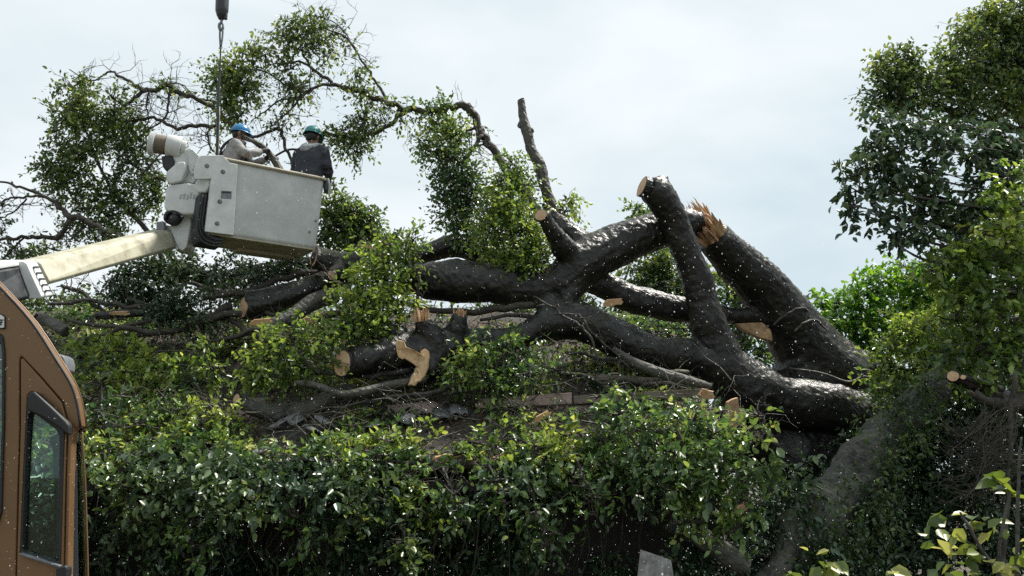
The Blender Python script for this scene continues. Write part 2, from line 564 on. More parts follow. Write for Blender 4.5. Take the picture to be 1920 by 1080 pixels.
def cut_face(c, nrm, rx, parent, name='cut_face', mat=None, ratio=1.0, thick=0.05):
    """round saw cut: a short disc whose origin sits at the pith"""
    mb = MB(); rng = random.Random(int(c.x * 977 + c.z * 631))
    n = 22
    V, Fc = [], []
    rs = [rx * 0.98 * (1 + 0.07 * math.sin(2 * 2 * math.pi * k / n + c.x) + rng.uniform(-0.035, 0.035)) for k in range(n)]
    tx, ty = rng.uniform(-.12, .12), rng.uniform(-.12, .12)        # the saw never runs quite square
    for f, zz in ((1.0, -thick), (1.0, -0.006), (0.90, 0.0)):
        for k in range(n):
            a = 2 * math.pi * k / n
            x, y = math.cos(a) * rs[k] * f, math.sin(a) * rs[k] * f * ratio
            V.append((x, y, zz + (tx * x + ty * y if zz > -thick else 0)))
    Fc.append(tuple(2 * n + k for k in range(n)))
    for l in (0, 1):
        for k in range(n):
            j = (k + 1) % n
            Fc.append((l * n + k, l * n + j, l * n + n + j, l * n + n + k))
    Fc.append(tuple(reversed(range(n))))
    mb.add(V, Fc)
    o = mb.build(name, mat or CUT, None, smooth=False)
    o.data.materials.append(BARK)
    for pi, p_ in enumerate(o.data.polygons):
        p_.material_index = 0 if pi == 0 else 1
    q = Vector(nrm).normalized().to_track_quat('Z', 'Y').to_matrix().to_4x4()
    o.parent = parent
    o.matrix_parent_inverse = Matrix.Translation(parent.location).inverted()
    o.matrix_world = Matrix.Translation(c) @ q
    o.matrix_basis = Matrix.Translation(c) @ q
    return o

def splinters(name, base, d, n, L, spread, thick, mat, parent, seed):
    rng = random.Random(seed); mb = MB()
    d = Vector(d).normalized(); u = d.orthogonal().normalized(); v = d.cross(u)
    for k in range(n):
        a = rng.uniform(0, 2 * math.pi); rr = spread * math.sqrt(rng.random())
        b = base + (u * math.cos(a) + v * math.sin(a)) * rr - d * L * 0.25
        dd = (d + (u * math.cos(a) + v * math.sin(a)) * rng.uniform(-0.08, 0.26) + Vector((rng.gauss(0, .1), rng.gauss(0, .1), rng.gauss(0, .1)))).normalized()
        l = L * rng.uniform(0.55, 1.25)
        th = thick * rng.uniform(0.6, 1.3)
        side = dd.orthogonal().normalized(); up = dd.cross(side)
        ang = rng.uniform(0, 3.14); s2 = side * math.cos(ang) + up * math.sin(ang); u2 = dd.cross(s2)
        V = []
        for f, wd in ((0, 1.0), (0.45, 0.95), (0.8, 0.6), (1.0, 0.12)):
            c = b + dd * l * f + s2 * rng.uniform(-.3, .3) * th
            for sx, sy in ((-1, -.45), (1, -.45), (1, .45), (-1, .45)):
                V.append(c + s2 * sx * th * wd + u2 * sy * th * wd)
        Fc = [(0, 3, 2, 1), (12, 13, 14, 15)]
        for i in range(3):
            for q in range(4):
                Fc.append((i * 4 + q, i * 4 + (q + 1) % 4, i * 4 + 4 + (q + 1) % 4, i * 4 + 4 + q))
        mb.add(V, Fc)
    return mb.build(name, mat, parent, smooth=False)

def prism_px(name, poly, Y, thick, mat, parent=None, bevel=0.0, smooth=True, slope=0.0, seg=2):
    """outline read off the photo at depth Y (optionally sloping with x), real thickness backwards"""
    fr = []
    for p in poly:
        yy = p[2] if len(p) > 2 else Y + slope * ((p[0] - poly[0][0]) / F * Y)
        fr.append(P(p[0], p[1], yy))
    bk = [q + Vector((0, thick, 0)) for q in fr]
    return MB().prism(fr, bk).build(name, mat, parent, smooth=smooth, bevel=bevel, seg=seg)

# ================================================================== GROUND AND HOUSE
rng = random.Random(7)
def ground():
    m, t, b = new_mat('earth')
    tcn = N(t, 'ShaderNodeTexCoord')
    na = N(t, 'ShaderNodeTexNoise', Scale=1.2, Detail=9.0, Roughness=0.7)
    t.links.new(tcn.outputs['Object'], na.inputs['Vector'])
    t.links.new(ramp(t, na.outputs['Fac'], [(0.35, (0.035, 0.028, 0.02)), (0.65, (0.085, 0.075, 0.05))]).outputs['Color'], b.inputs['Base Color'])
    b.inputs['Roughness'].default_value = 0.95
    bump(t, b, na.outputs['Fac'], 0.6, 0.1)
    mb = MB(); S = 900
    mb.add([(-S, -S, 0), (S, -S, 0), (S, S, 0), (-S, S, 0)], [(0, 1, 2, 3)])
    o = mb.build('ground', m, None, smooth=False)
    tag(o, 'dark bare earth under the wreck and the trees', 'ground', kind='structure')
ground()

EAVE_Y, EAVE_Z, SLOPE = 11.0, 2.12, 0.60
def roof_z(x, y):
    z = EAVE_Z + (y - EAVE_Y) * SLOPE
    z += 0.13 * mnoise.noise(Vector((x * 0.8, y * 0.9, 3.1))) + 0.06 * mnoise.noise(Vector((x * 2.3, y * 2.3, 9.0)))
    z -= 0.55 * max(0, (x - 1.0) / 3.0) ** 1.5 * max(0.0, (y - 11.5) / 4)    # crushed towards the trunk
    return z

house = empty('crushed_house', (0, 13, 0), 'low house with its tiled roof crushed under the fallen tree', 'house')
def build_house():
    m, t, b = new_mat('littered_roof')
    tcn = N(t, 'ShaderNodeTexCoord')
    na = N(t, 'ShaderNodeTexNoise', Scale=1.3, Detail=8.0, Roughness=0.7)
    nb = N(t, 'ShaderNodeTexNoise', Scale=14.0, Detail=6.0, Roughness=0.7)
    for n_ in (na, nb): t.links.new(tcn.outputs['Object'], n_.inputs['Vector'])
    c = ramp(t, nb.outputs['Fac'], [(0.32, (0.022, 0.018, 0.013)), (0.52, (0.07, 0.055, 0.038)), (0.70, (0.17, 0.14, 0.10))]).outputs['Color']
    f = ramp(t, na.outputs['Fac'], [(0.50, 0.0), (0.60, 0.8)]).outputs['Color']
    c = mix(t, f, c, (0.085, 0.087, 0.088))
    t.links.new(c, b.inputs['Base Color']); b.inputs['Roughness'].default_value = 0.8
    bump(t, b, nb.outputs['Fac'], 1.0, 0.08)
    xs = np.linspace(-10.5, 2.75, 150); ys = np.linspace(10.85, 15.4, 60)
    V, Fc = [], []
    for y in ys:
        for x in xs:
            V.append((x, y, roof_z(x, y) + 0.05 * mnoise.noise(Vector((x * 5, y * 5, 0)))))
    nx = len(xs)
    for j in range(len(ys) - 1):
        for i in range(nx - 1):
            a = j * nx + i
            Fc.append((a, a + 1, a + nx + 1, a + nx))
    mb = MB(); mb.add(V, Fc)
    o = mb.build('roof', m, house)
    sm = o.modifiers.new('solid', 'SOLIDIFY'); sm.thickness = 0.12; sm.offset = -1
    wm = wood_mat('dark_timber', (0.006, 0.005, 0.004), (0.022, 0.017, 0.013), scale=(6, 6, 0.6))
    mb = MB(); mb.box((-3.85, 11.75, 1.0), (12.9, 0.15, 2.0)); mb.build('wall', wm, house, smooth=False)
    mb = MB(); mb.box((2.55, 13.4, 1.0), (0.15, 3.1, 2.0)); mb.build('wall', wm, house, smooth=False)
    for x in (-9.6, -6.4, -3.2, 0.0, 2.4):
        mb = MB(); mb.box((x, 11.62, 1.05), (0.13, 0.1, 2.1)); mb.build('post', wm, house, smooth=False, bevel=0.01)
    # fascia board along the eave, partly hidden by leaves
    mb = MB()
    for i in range(9):
        x0, x1 = -10.2 + i * 1.4, -10.2 + i * 1.4 + 1.38
        z0, z1 = roof_z(x0, 10.9) - 0.2, roof_z(x1, 10.9) - 0.2
        mb.prism([Vector((x0, 10.87, z0)), Vector((x1, 10.87, z1)), Vector((x1, 10.87, z1 - .13)), Vector((x0, 10.87, z0 - .13))],
                 [Vector((x0, 10.92, z0)), Vector((x1, 10.92, z1)), Vector((x1, 10.92, z1 - .13)), Vector((x0, 10.92, z0 - .13))])
    mb.build('eave_board', wm, house, smooth=False)
build_house()

def on_roof(px, py):
    """where the ray through a photo point meets the roof"""
    d = ray(px, py)
    best = None
    for k in range(400):
        y = 10.8 + k * 0.0125 * 1.0
        p = CAM + d * (y / d.y)
        if p.z <= roof_z(p.x, y): return p
    return P(px, py, 14.0)

# boards, sheets and tiles that lie on the wrecked roof
BOARD = wood_mat('faded_pink_board', (0.27, 0.185, 0.16), (0.40, 0.30, 0.27), scale=(0.6, 4, 8))
BOARD2 = wood_mat('weathered_board', (0.11, 0.085, 0.065), (0.22, 0.18, 0.14), scale=(0.6, 4, 8))
def board(name, poly, Y, thick, mat, label, cat='board'):
    o = prism_px(name, poly, Y, thick, mat, None, bevel=0.006, smooth=False)
    tag(o, label, cat)
board('roof_board', [(896, 748), (1072, 736), (1072, 757), (896, 766)], 11.95, 0.05, BOARD, 'long faded pink roof board lying level under the middle of the big limbs', 'board')
board('roof_board', [(726, 760), (812, 752), (828, 760), (826, 774), (728, 778)], 12.0, 0.05, BOARD, 'short faded pink board, half buried left of the longer one', 'board')
board('roof_board', [(1075, 742), (1330, 728), (1332, 742), (1076, 758)], 12.1, 0.05, BOARD2, 'weathered grey brown board running from the pink board toward the trunk', 'board')
board('roof_board', [(1110, 700), (1280, 712), (1282, 722), (1108, 712)], 12.6, 0.07, BOARD2, 'split weathered board just under the lowest limb above the bush', 'board')

TILE = paint_mat('grey_roof_tile', (0.10, 0.105, 0.11), (0.21, 0.215, 0.22), rough=0.6, scale=9, bumpy=0.4)
def tile_mesh():
    mb = MB(); n = 9; V = []
    for z in (0.0, 0.018):
        for j in (0, 1):
            for i in range(n):
                t_ = i / (n - 1)
                V.append(((t_ - 0.5) * 0.30, (j - 0.5) * 0.27, z + 0.035 * math.sin(t_ * math.pi * 1.7)))
    Fc = []
    for l in (0, 1):
        for i in range(n - 1):
            a = l * 2 * n + i
            q = (a, a + 1, a + n + 1, a + n)
            Fc.append(q if l else tuple(reversed(q)))
    for i in range(n - 1):
        Fc.append((i, i + 1, 2 * n + i + 1, 2 * n + i)); Fc.append((n + i + 1, n + i, 3 * n + i, 3 * n + i + 1))
    Fc.append((0, n, 3 * n, 2 * n)); Fc.append((n - 1, 2 * n - 1 + 2 * n, 2 * n - 1 + n * 0, n - 1)[:0] or (n - 1, 3 * n - 1, 4 * n - 1, 2 * n - 1))
    mb.add(V, Fc)
    return mb
tile0 = None
for i, (px, py) in enumerate([(205, 718), (178, 690), (148, 676), (520, 812), (552, 800), (590, 822), (612, 806), (640, 838), (488, 862), (830, 790), (860, 784), (700, 815), (760, 800), (1120, 690), (1205, 700)]):
    if tile0 is None:
        tile0 = tile_mesh().build('roof_tile', TILE, None); o = tile0
    else:
        o = tile0.copy(); C.objects.link(o)
    p = on_roof(px, py)
    o.location = p + Vector((0, -0.05, 0.10))
    o.rotation_euler = (rng.uniform(0.2, 0.9), rng.uniform(-.4, .4), rng.uniform(-1, 1))
    o.scale = (.8, .8, .8)
    tag(o, 'loose grey roof tile lying among leaves on the wrecked roof', 'roof tile', 'loose grey tiles on the wrecked roof')

SHEET = paint_mat('white_corrugated_metal', (0.09, 0.085, 0.075), (0.27, 0.27, 0.255), rough=0.6, scale=9)
def corrugated():
    a, b_, c, d = P(1204, 1032, 9.6), P(1262, 1052, 9.6), P(1268, 1110, 9.6), P(1192, 1110, 9.6)
    mb = MB(); n = 40; V = []
    for th in (0, 0.012):
        for j in range(2):
            for i in range(n + 1):
                t_ = i / n
                p = (a.lerp(b_, t_) if j == 0 else d.lerp(c, t_)).copy()
                p.y += 0.006 * math.sin(t_ * 2 * math.pi * 7) + th + (0.0 if j else 0.12)
                V.append(p)
    Fc = []
    m_ = n + 1
    for l in (0, 1):
        for i in range(n):
            q = (l * 2 * m_ + i, l * 2 * m_ + i + 1, l * 2 * m_ + m_ + i + 1, l * 2 * m_ + m_ + i)
            Fc.append(q)
    mb.add(V, Fc)
    o = mb.build('corrugated_sheet', SHEET, None)
    tag(o, 'torn white corrugated metal sheet sticking up at the foot of the hedge', 'metal sheet')
corrugated()

# ================================================================== FALLEN TREE
def trunk_part(name, specs, mat, parent, voxel=0.03, big=0.03, small=0.012, sm=6, sides=14):
    mb = MB()
    for s_ in specs:
        pts, rad = limb(s_)
        mb.tube(pts, rad, sides, 5)
    me = remesh(name, mb.V, mb.F, voxel, sm)
    displace(me, bark_disp(big, small))
    return link(name, me, mat, parent)

TR = empty('fallen_tree', P(1560, 860, 13.6), 'huge dark wet fallen trunk lying with its sawn limbs across the roof', 'tree')
lower = [(1690, 785, 44, 14.0), (1620, 780, 44, 13.8), (1540, 762, 47, 13.6), (1465, 752, 48, 13.5), (1400, 728, 56, 13.4), (1345, 690, 50, 13.3), (1290, 670, 36, 13.2), (1235, 664, 33, 13.0), (1165, 640, 38, 12.9), (1090, 604, 38, 12.8), (1040, 606, 36, 12.8), (995, 624, 25, 12.75), (950, 634, 22, 12.7), (890, 641, 28, 12.6), (840, 650, 36, 12.5), (800, 660, 43, 12.4), (740, 664, 38, 12.2), (690, 673, 31, 12.0), (652, 680, 27, 11.9)]
upright = [(1368, 730, 46, 13.4), (1347, 665, 42, 13.25), (1328, 608, 33, 13.1), (1314, 545, 30, 13.0), (1294, 490, 29, 12.9), (1276, 440, 28, 12.8), (1257, 400, 28, 12.7), (1236, 368, 30, 12.6), (1214, 352, 26, 12.5)]
knob = [(1240, 372, 22, 12.62), (1241, 345, 14, 12.6), (1240, 331, 11, 12.6)]
knob2 = [(1050, 610, 38, 12.85), (1036, 580, 31, 12.8), (1026, 560, 24, 12.8), (1021, 549, 15, 12.8)]
swell = [(1640, 850, 60, 14.5), (1560, 860, 84, 14.3), (1480, 850, 84, 14.2), (1410, 810, 62, 14.0), (1370, 750, 44, 13.7)]
st1 = [(815, 665, 38, 12.4), (806, 632, 28, 12.25), (796, 612, 19, 12.15), (789, 598, 16, 12.1)]
st2 = [(846, 650, 34, 12.5), (855, 620, 21, 12.4), (861, 598, 16, 12.35), (862, 590, 14, 12.35)]
st3 = [(790, 655, 32, 12.4), (745, 632, 25, 12.35), (715, 605, 17, 12.3), (697, 582, 7, 12.3)]
st4 = [(800, 665, 30, 12.4), (806, 690, 24, 12.2), (800, 706, 16, 12.1)]
roots = [(1530, 930, 60, 14.4), (1580, 870, 70, 14.4), (1650, 790, 50, 14.2)]
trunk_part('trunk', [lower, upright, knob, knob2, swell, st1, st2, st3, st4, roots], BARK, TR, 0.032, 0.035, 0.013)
cut_face(P(641, 681, 11.74) , Vector((-0.50, -0.86, 0.0)), M(26, 11.9), TR, ratio=1.0, thick=0.16)
cut_face(P(1203, 349, 12.44), Vector((-0.93, -0.25, 0.22)), M(23, 12.5), TR, thick=0.10)
splinters('torn_wood', P(788, 597, 12.05), (-0.15, -0.2, 1), 34, 0.17, 0.10, 0.018, WOODB, TR, 3)
splinters('torn_wood', P(862, 590, 12.3), (0.1, -0.2, 1), 24, 0.12, 0.08, 0.015, WOODB, TR, 4)
# peeled strips hanging from the left stub
WOODS = wood_mat('peeled_pale_wood', (0.40, 0.24, 0.11), (0.66, 0.47, 0.27), scale=(9, 9, 1.6))
prism_px('peeled_wood', [(741, 642, 11.75), (746, 637, 11.75), (757, 639, 11.76), (761, 650, 11.78), (778, 657, 11.82), (797, 668, 11.95), (802, 678, 12.0), (797, 688, 11.98), (784, 689, 11.9), (768, 678, 11.82), (757, 671, 11.78), (755, 674, 11.76), (746, 669, 11.75), (743, 655, 11.75)], 11.8, 0.07, WOODS, TR, bevel=0.022, smooth=False)
prism_px('peeled_wood', [(792, 664, 11.96), (800, 660, 11.97), (805, 668, 11.98), (803, 690, 11.96), (796, 706, 11.92), (788, 716, 11.88), (783, 716, 11.86), (778, 724, 11.84), (770, 722, 11.83), (764, 723, 11.83), (771, 706, 11.85), (777, 694, 11.88), (783, 683, 11.92)], 11.9, 0.06, WOODS, TR, bevel=0.016, smooth=False)
prism_px('peeled_wood', [(786, 660, 11.98), (796, 652, 12.0), (804, 658, 12.0), (806, 672, 12.0), (795, 676, 11.98)], 11.96, 0.10, WOODS, TR, bevel=0.02, smooth=False)

# the second, broken trunk rising left from the same root
BT = empty('snapped_trunk', P(1600, 720, 14.4), 'thick dark trunk leaning up behind the sawn upright limb, its top snapped in splinters', 'tree trunk')
big = [(1690, 770, 60, 14.7), (1620, 735, 66, 14.6), (1560, 700, 70, 14.5), (1515, 655, 64, 14.4), (1475, 600, 56, 14.2), (1437, 548, 48, 14.0), (1392, 502, 42, 13.8), (1352, 462, 38, 13.6), (1332, 442, 34, 13.5)]
flare = [(1600, 760, 70, 14.6), (1520, 720, 60, 14.4), (1485, 670, 44, 14.3)]
bump_ = [(1440, 525, 24, 13.95), (1450, 506, 14, 13.95)]
beam = [(1462, 610, 34, 14.1), (1425, 596, 17, 14.0), (1380, 591, 14, 13.9), (1340, 588, 20, 13.8), (1262, 576, 27, 13.7), (1185, 560, 28, 13.6), (1140, 540, 26, 13.5), (1105, 528, 22, 13.4)]
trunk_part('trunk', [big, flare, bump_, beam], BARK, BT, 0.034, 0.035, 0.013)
splinters('torn_wood', P(1330, 438, 13.35), (-0.62, -0.35, 0.62), 46, 0.36, 0.23, 0.036, WOODB, BT, 11)
splinters('torn_wood', P(1316, 412, 13.35), (-0.5, -0.1, 0.75), 34, 0.40, 0.17, 0.020, WOOD, BT, 12)
prism_px('torn_wood', [(1378, 606), (1430, 604), (1446, 618), (1450, 640), (1420, 632), (1392, 618)], 13.85, 0.12, WOODB, BT, bevel=0.02)
# a pale bare creeper stem looped round it
for sp in ([(1450, 610, 2.2, 13.7), (1478, 588, 2.5, 13.6), (1505, 577, 2.5, 13.6), (1520, 588, 2.2, 13.9)],
           [(1490, 622, 2.2, 13.6), (1510, 604, 2.6, 13.55), (1530, 600, 2.4, 13.7), (1550, 620, 2.0, 13.9)],
           [(1480, 690, 2.0, 13.6), (1540, 700, 2.2, 13.6), (1590, 716, 2.2, 13.6), (1622, 706, 2.2, 13.7), (1650, 722, 2.2, 13.9)]):
    branch_part('creeper_stem', sp, BARK_GREY, BT, rng, 0.008, 5)

# big limb torn off the snapped trunk
BL = empty('torn_limb', P(1060, 540, 13.2), 'heavy dark forked limb torn off the snapped trunk and propped on the roof', 'tree limb')
e1 = [(1318, 412, 18, 13.2), (1290, 418, 30, 13.2), (1245, 428, 36, 13.2), (1190, 446, 41, 13.15), (1130, 472, 44, 13.1), (1085, 500, 46, 13.0), (1050, 530, 38, 13.0), (1000, 542, 35, 13.0), (925, 532, 39, 13.0), (860, 528, 42, 13.0), (810, 526, 36, 13.0), (778, 520, 28, 13.0), (755, 512, 22, 13.1)]
e2 = [(1085, 500, 36, 12.95), (1060, 468, 23, 12.7), (1040, 440, 18, 12.5), (1022, 412, 14, 12.3), (1016, 402, 12.5, 12.25)]
e3 = [(1125, 475, 34, 13.1), (1085, 450, 23, 13.2), (1055, 424, 17, 13.25), (1032, 398, 11, 13.3), (1016, 380, 5, 13.3)]
e4 = [(1200, 440, 28, 13.15), (1185, 418, 18, 13.1), (1180, 410, 9, 13.1)]
e5 = [(1075, 520, 40, 13.0), (1062, 560, 22, 12.9), (1040, 585, 14, 12.9)]
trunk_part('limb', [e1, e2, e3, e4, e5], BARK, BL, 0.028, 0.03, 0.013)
cut_face(P(1014, 403, 12.14), Vector((-0.28, -0.95, 0.1)), M(12.5, 12.2), BL, thick=0.08)
pts = [(1060, 450, 16, 13.5), (1040, 400, 13, 13.5), (1022, 352, 11.5, 13.5), (1012, 310, 12, 13.5), (996, 280, 10.5, 13.5), (988, 248, 11.5, 13.5), (980, 215, 9, 13.5), (977, 188, 7.5, 13.5)]
trunk_part('branch', [pts, [(1000, 300, 10, 13.5), (1014, 296, 5, 13.45)], [(988, 250, 9, 13.5), (1000, 243, 5, 13.5)], [(980, 230, 8, 13.5), (971, 238, 4, 13.5)]], BARK_GREY, BL, 0.014, 0.015, 0.008, 3, 10)
cut_face(P(976, 186, 13.5), Vector((-0.4, -0.2, 0.9)), M(7.0, 13.5), BL, thick=0.03)

# other logs and limbs on the roof, each a thing of its own
def log(name, specs, mat, label, cat='log', cuts=(), voxel=0.02, big=0.015, small=0.008, group=None):
    s0 = specs[0][len(specs[0]) // 2]
    e = empty(name, P(s0[0], s0[1] + s0[2], s0[3]), label, cat, group)
    trunk_part('limb', specs, mat, e, voxel, big, small, 4, 10)
    for (px, py, Y, n, r, ratio) in cuts:
        cut_face(P(px, py, Y), Vector(n), M(r, Y), e, ratio=ratio, thick=0.05)
    return e
log('fallen_limb', [[(462, 574, 30, 13.0), (500, 566, 28, 13.1), (560, 548, 24, 13.3), (610, 528, 23, 13.5), (650, 512, 24, 13.6)]], BARK, 'thick dark round log left of the bright leaves, under the lift bucket', 'log',
    [(456, 576, 12.92, (-0.75, -0.65, 0), 25, 1.0)])
log('fallen_limb', [[(505, 612, 13, 12.6), (545, 596, 15, 12.7), (585, 568, 17, 12.9), (630, 552, 17, 13.1)]], BARK_GREY, 'thinner grey log lying below the thick dark log', 'log',
    [(500, 614, 12.55, (-0.6, -0.78, -0.1), 13, 0.9)])
log('fallen_limb', [[(590, 483, 24, 13.2), (622, 490, 22, 13.2), (665, 492, 22, 13.3), (720, 490, 20, 13.5)], [(640, 500, 14, 13.1), (622, 514, 10, 12.9)]], BARK_MOSS, 'sawn brown log end right under the corner of the bucket', 'log',
    [(588, 482, 13.1, (-0.8, -0.55, 0.1), 21, 1.0), (621, 516, 12.86, (-0.5, -0.8, -0.3), 10, 1)])
log('fallen_limb', [[(770, 486, 18, 14.0), (810, 472, 20, 14.0), (855, 460, 24, 14.0), (905, 474, 23, 14.0), (960, 492, 18, 14.0), (1010, 505, 14, 14.0)], [(850, 466, 24, 14.0), (858, 452, 18, 14.0), (857, 443, 9, 14.0)]], BARK, 'dark humped limb, highest of the level limbs left of the fork', 'tree limb')
log('fallen_limb', [[(770, 515, 9, 14.2), (815, 502, 10, 14.2), (870, 500, 10, 14.2), (930, 506, 10, 14.2), (985, 515, 9, 14.2)]], BARK_MOSS, 'slim mossy limb squeezed between the humped limb and the thick level one', 'tree limb')
log('fallen_limb', [[(315, 512, 15, 14.2), (365, 520, 17, 14.2), (430, 522, 18, 14.2), (510, 508, 19, 14.2), (590, 500, 20, 14.2), (640, 505, 18, 14.2)]], BARK, 'long dark limb wrapped in leaves behind the bucket', 'tree limb')
log('fallen_limb', [[(446, 750, 12, 11.6), (480, 768, 14, 11.7), (530, 776, 17, 11.8), (580, 766, 19, 11.9), (625, 742, 17, 12.0), (660, 730, 12, 12.1)]], BARK_GREY, 'bent mossy log with a pale sawn end low on the roof', 'log',
    [(443, 748, 11.55, (-0.72, -0.65, 0.25), 11.5, 1.0)], voxel=0.014)
log('fallen_limb', [[(552, 717, 5.5, 11.6), (590, 722, 6, 11.6), (618, 732, 7, 11.6), (642, 740, 8, 11.6), (690, 732, 8, 11.7), (740, 720, 9, 11.9), (800, 712, 8, 12.0)]], BARK_GREY, 'thin crooked pale branch lying in front of the big sawn limb', 'branch', voxel=0.01, big=0.008, small=0.004)
log('fallen_limb', [[(66, 592, 9, 12.6), (95, 604, 11, 12.6), (125, 622, 12, 12.5)]], BARK_GREY, 'short sawn log with an orange end beside the brown cab', 'log',
    [(63, 590, 12.55, (-0.7, -0.65, 0.3), 8.5, 1.0)], voxel=0.014)
log('fallen_limb', [[(180, 592, 7, 13.2), (235, 588, 8, 13.2), (300, 586, 7, 13.2)]], BARK, 'thin dark limb lying flat beyond the brown cab', 'branch', voxel=0.012)
log('fallen_limb', [[(1150, 655, 6, 12.3), (1190, 680, 9, 12.1), (1240, 700, 10, 12.0), (1300, 716, 9, 11.9), (1335, 725, 6, 11.9)]], BARK_GREY, 'smooth grey branch sloping down under the lowest limb to the boards', 'branch', voxel=0.012, small=0.004)
log('fallen_limb', [[(1255, 985, 16, 10.6), (1300, 1000, 19, 10.5), (1350, 1030, 20, 10.4), (1400, 1065, 18, 10.4)]], IVYBARK, 'rotten pale log half hidden at the foot of the glossy bush', 'log', voxel=0.016)
log('fallen_limb', [[(1790, 706, 13, 11.0), (1815, 716, 13, 11.3), (1860, 735, 14, 11.6), (1915, 760, 15, 12.0), (1960, 800, 14, 12.2)]], BARK, 'dark cut branch pointing left out of the right hand trees, round pale saw cut', 'branch',
    [(1787, 705, 10.92, (-0.35, -0.92, 0.1), 12.5, 0.85)], voxel=0.014)
log('fallen_limb', [[(1808, 708, 6, 10.9), (1840, 716, 6, 11.2), (1880, 730, 6, 11.5)]], BARK, 'smaller cut branch just right of the round pale saw cut', 'branch',
    [(1806, 707, 10.84, (-0.2, -0.95, 0.1), 6, 0.8)], voxel=0.008, big=0.005, small=0.004)

# chips of torn wood
def chip(px, py, w_, h_, ang, Y, label, mat=WOOD, roofed=False):
    c = P(px, py, Y)
    r_ = random.Random(int(px * 7 + py))
    mb = MB(); n = 7; fr, bk = [], []
    u = Vector((math.cos(ang), 0.25, math.sin(ang))).normalized(); v = Vector((-math.sin(ang), -0.3, math.cos(ang))).normalized()
    W_, H_ = M(w_, Y), M(h_, Y)
    out_ = [(-1, -.4), (-.5, -.9), (.2, -.8), (.75, -1.0), (1.05, -.3), (.8, .35), (.95, .75), (.3, .8), (-.4, .95), (-.8, .4)]
    nn = u.cross(v).normalized()
    for a, b_ in out_:
        q = c + u * (a + r_.uniform(-.12, .12)) * W_ + v * (b_ + r_.uniform(-.15, .15)) * H_
        fr.append(q); bk.append(q + nn * 0.05)
    mb.prism(fr, bk)
    o = mb.build('wood_chunk', mat, None, smooth=False, bevel=0.008)
    tag(o, label, 'wood chunk')
chip(1148, 567, 20, 8, 0.22, 12.7, 'orange splintered chunk of wood lodged above the lowest limb')
chip(1013, 782, 20, 6, 0.55, 11.5, 'pale split wedge of wood on leaves under the pink board')
chip(487, 604, 22, 7, 0.15, 12.5, 'flat tan slab of wood beside the thinner grey log')
chip(578, 600, 14, 6, -0.1, 12.5, 'tan chunk of wood right of the thinner grey log')
chip(222, 587, 18, 4, 0.05, 12.9, 'orange strip of wood on the thin dark limb beyond the cab')
chip(1322, 738, 16, 9, -0.1, 11.7, 'orange block of broken wood at the end of the weathered board', WOODB)
chip(1372, 775, 18, 30, 0.3, 12.3, 'reddish brown torn slab standing between bush and trunk', WOODB)
chip(1385, 955, 14, 9, 0.6, 10.2, 'small orange chip caught in the glossy bush', WOODB)
chip(688, 462, 18, 4, -0.12, 13.4, 'orange splinter above the brown log end near the bucket')
chip(930, 858, 22, 4, 0.45, 10.9, 'thin yellow strip of wood on the leafy eave')
chip(850, 858, 40, 8, 0.02, 11.0, 'pile of pale sawdust chips on the leafy eave')

# ================================================================== LEAFY LIMBS AGAINST THE SKY
def leafy(name, label, cat, base, branches, clumps, mat, seed, bark=TWIG, size=0.085, cover=2.2, twigs=None, group=None, twig_n=10, twig_L=0.6, amt=0.02, part='branch', twr=0.0055, frac=0.5, rs=1.0, **kw):
    branches = [[(a_, b_, c_ * rs, d_) for a_, b_, c_, d_ in sp] for sp in branches]
    e = empty(name, base, label, cat, group)
    r_ = random.Random(seed)
    for sp in branches:
        branch_part(part, sp, bark, e, r_, amt)
    L = Leafage(seed)
    for c in clumps:
        px, py, rx, ry, Y = c[:5]
        d = dict(kw); d.update(c[5] if len(c) > 5 else {})
        cv = d.pop('cover', cover); sz = d.pop('size', size)
        L.pclump(px, py, rx, ry, Y, cover=cv, size=sz, **d)
    if clumps:
        cs = []
        for sp in branches:
            bp, _ = catmull(*limb(sp), 8)
            for q in bp[len(bp) // 4:]:
                v = mnoise.noise(q * 1.3 + Vector((seed, 0, 0)))
                for _k in range(3):
                    if r_.random() < 0.10 + 0.9 * v: cs.append(q + Vector((r_.gauss(0, .09), r_.gauss(0, .09), r_.gauss(-.03, .1))))
        if cs:
            cs = np.array(cs); dd = L.g.normal(0, 1, cs.shape); dd[:, 2] -= .5; dd /= np.linalg.norm(dd, axis=1, keepdims=True)
            L.twigs(cs, dd, .26, 6, size, np.full(len(cs), kw.get('tint', .45)))
        L.build('foliage', mat, e)
        L.twig_mesh('twigs', bark, e, frac, twr)
    if branches and twig_n:
        mb = MB()
        for sp in branches:
            side_twigs(mb, sp, r_, twig_n, twig_L, twr * 1.6)
        mb.build('bare_twigs', bark, e)
    return e

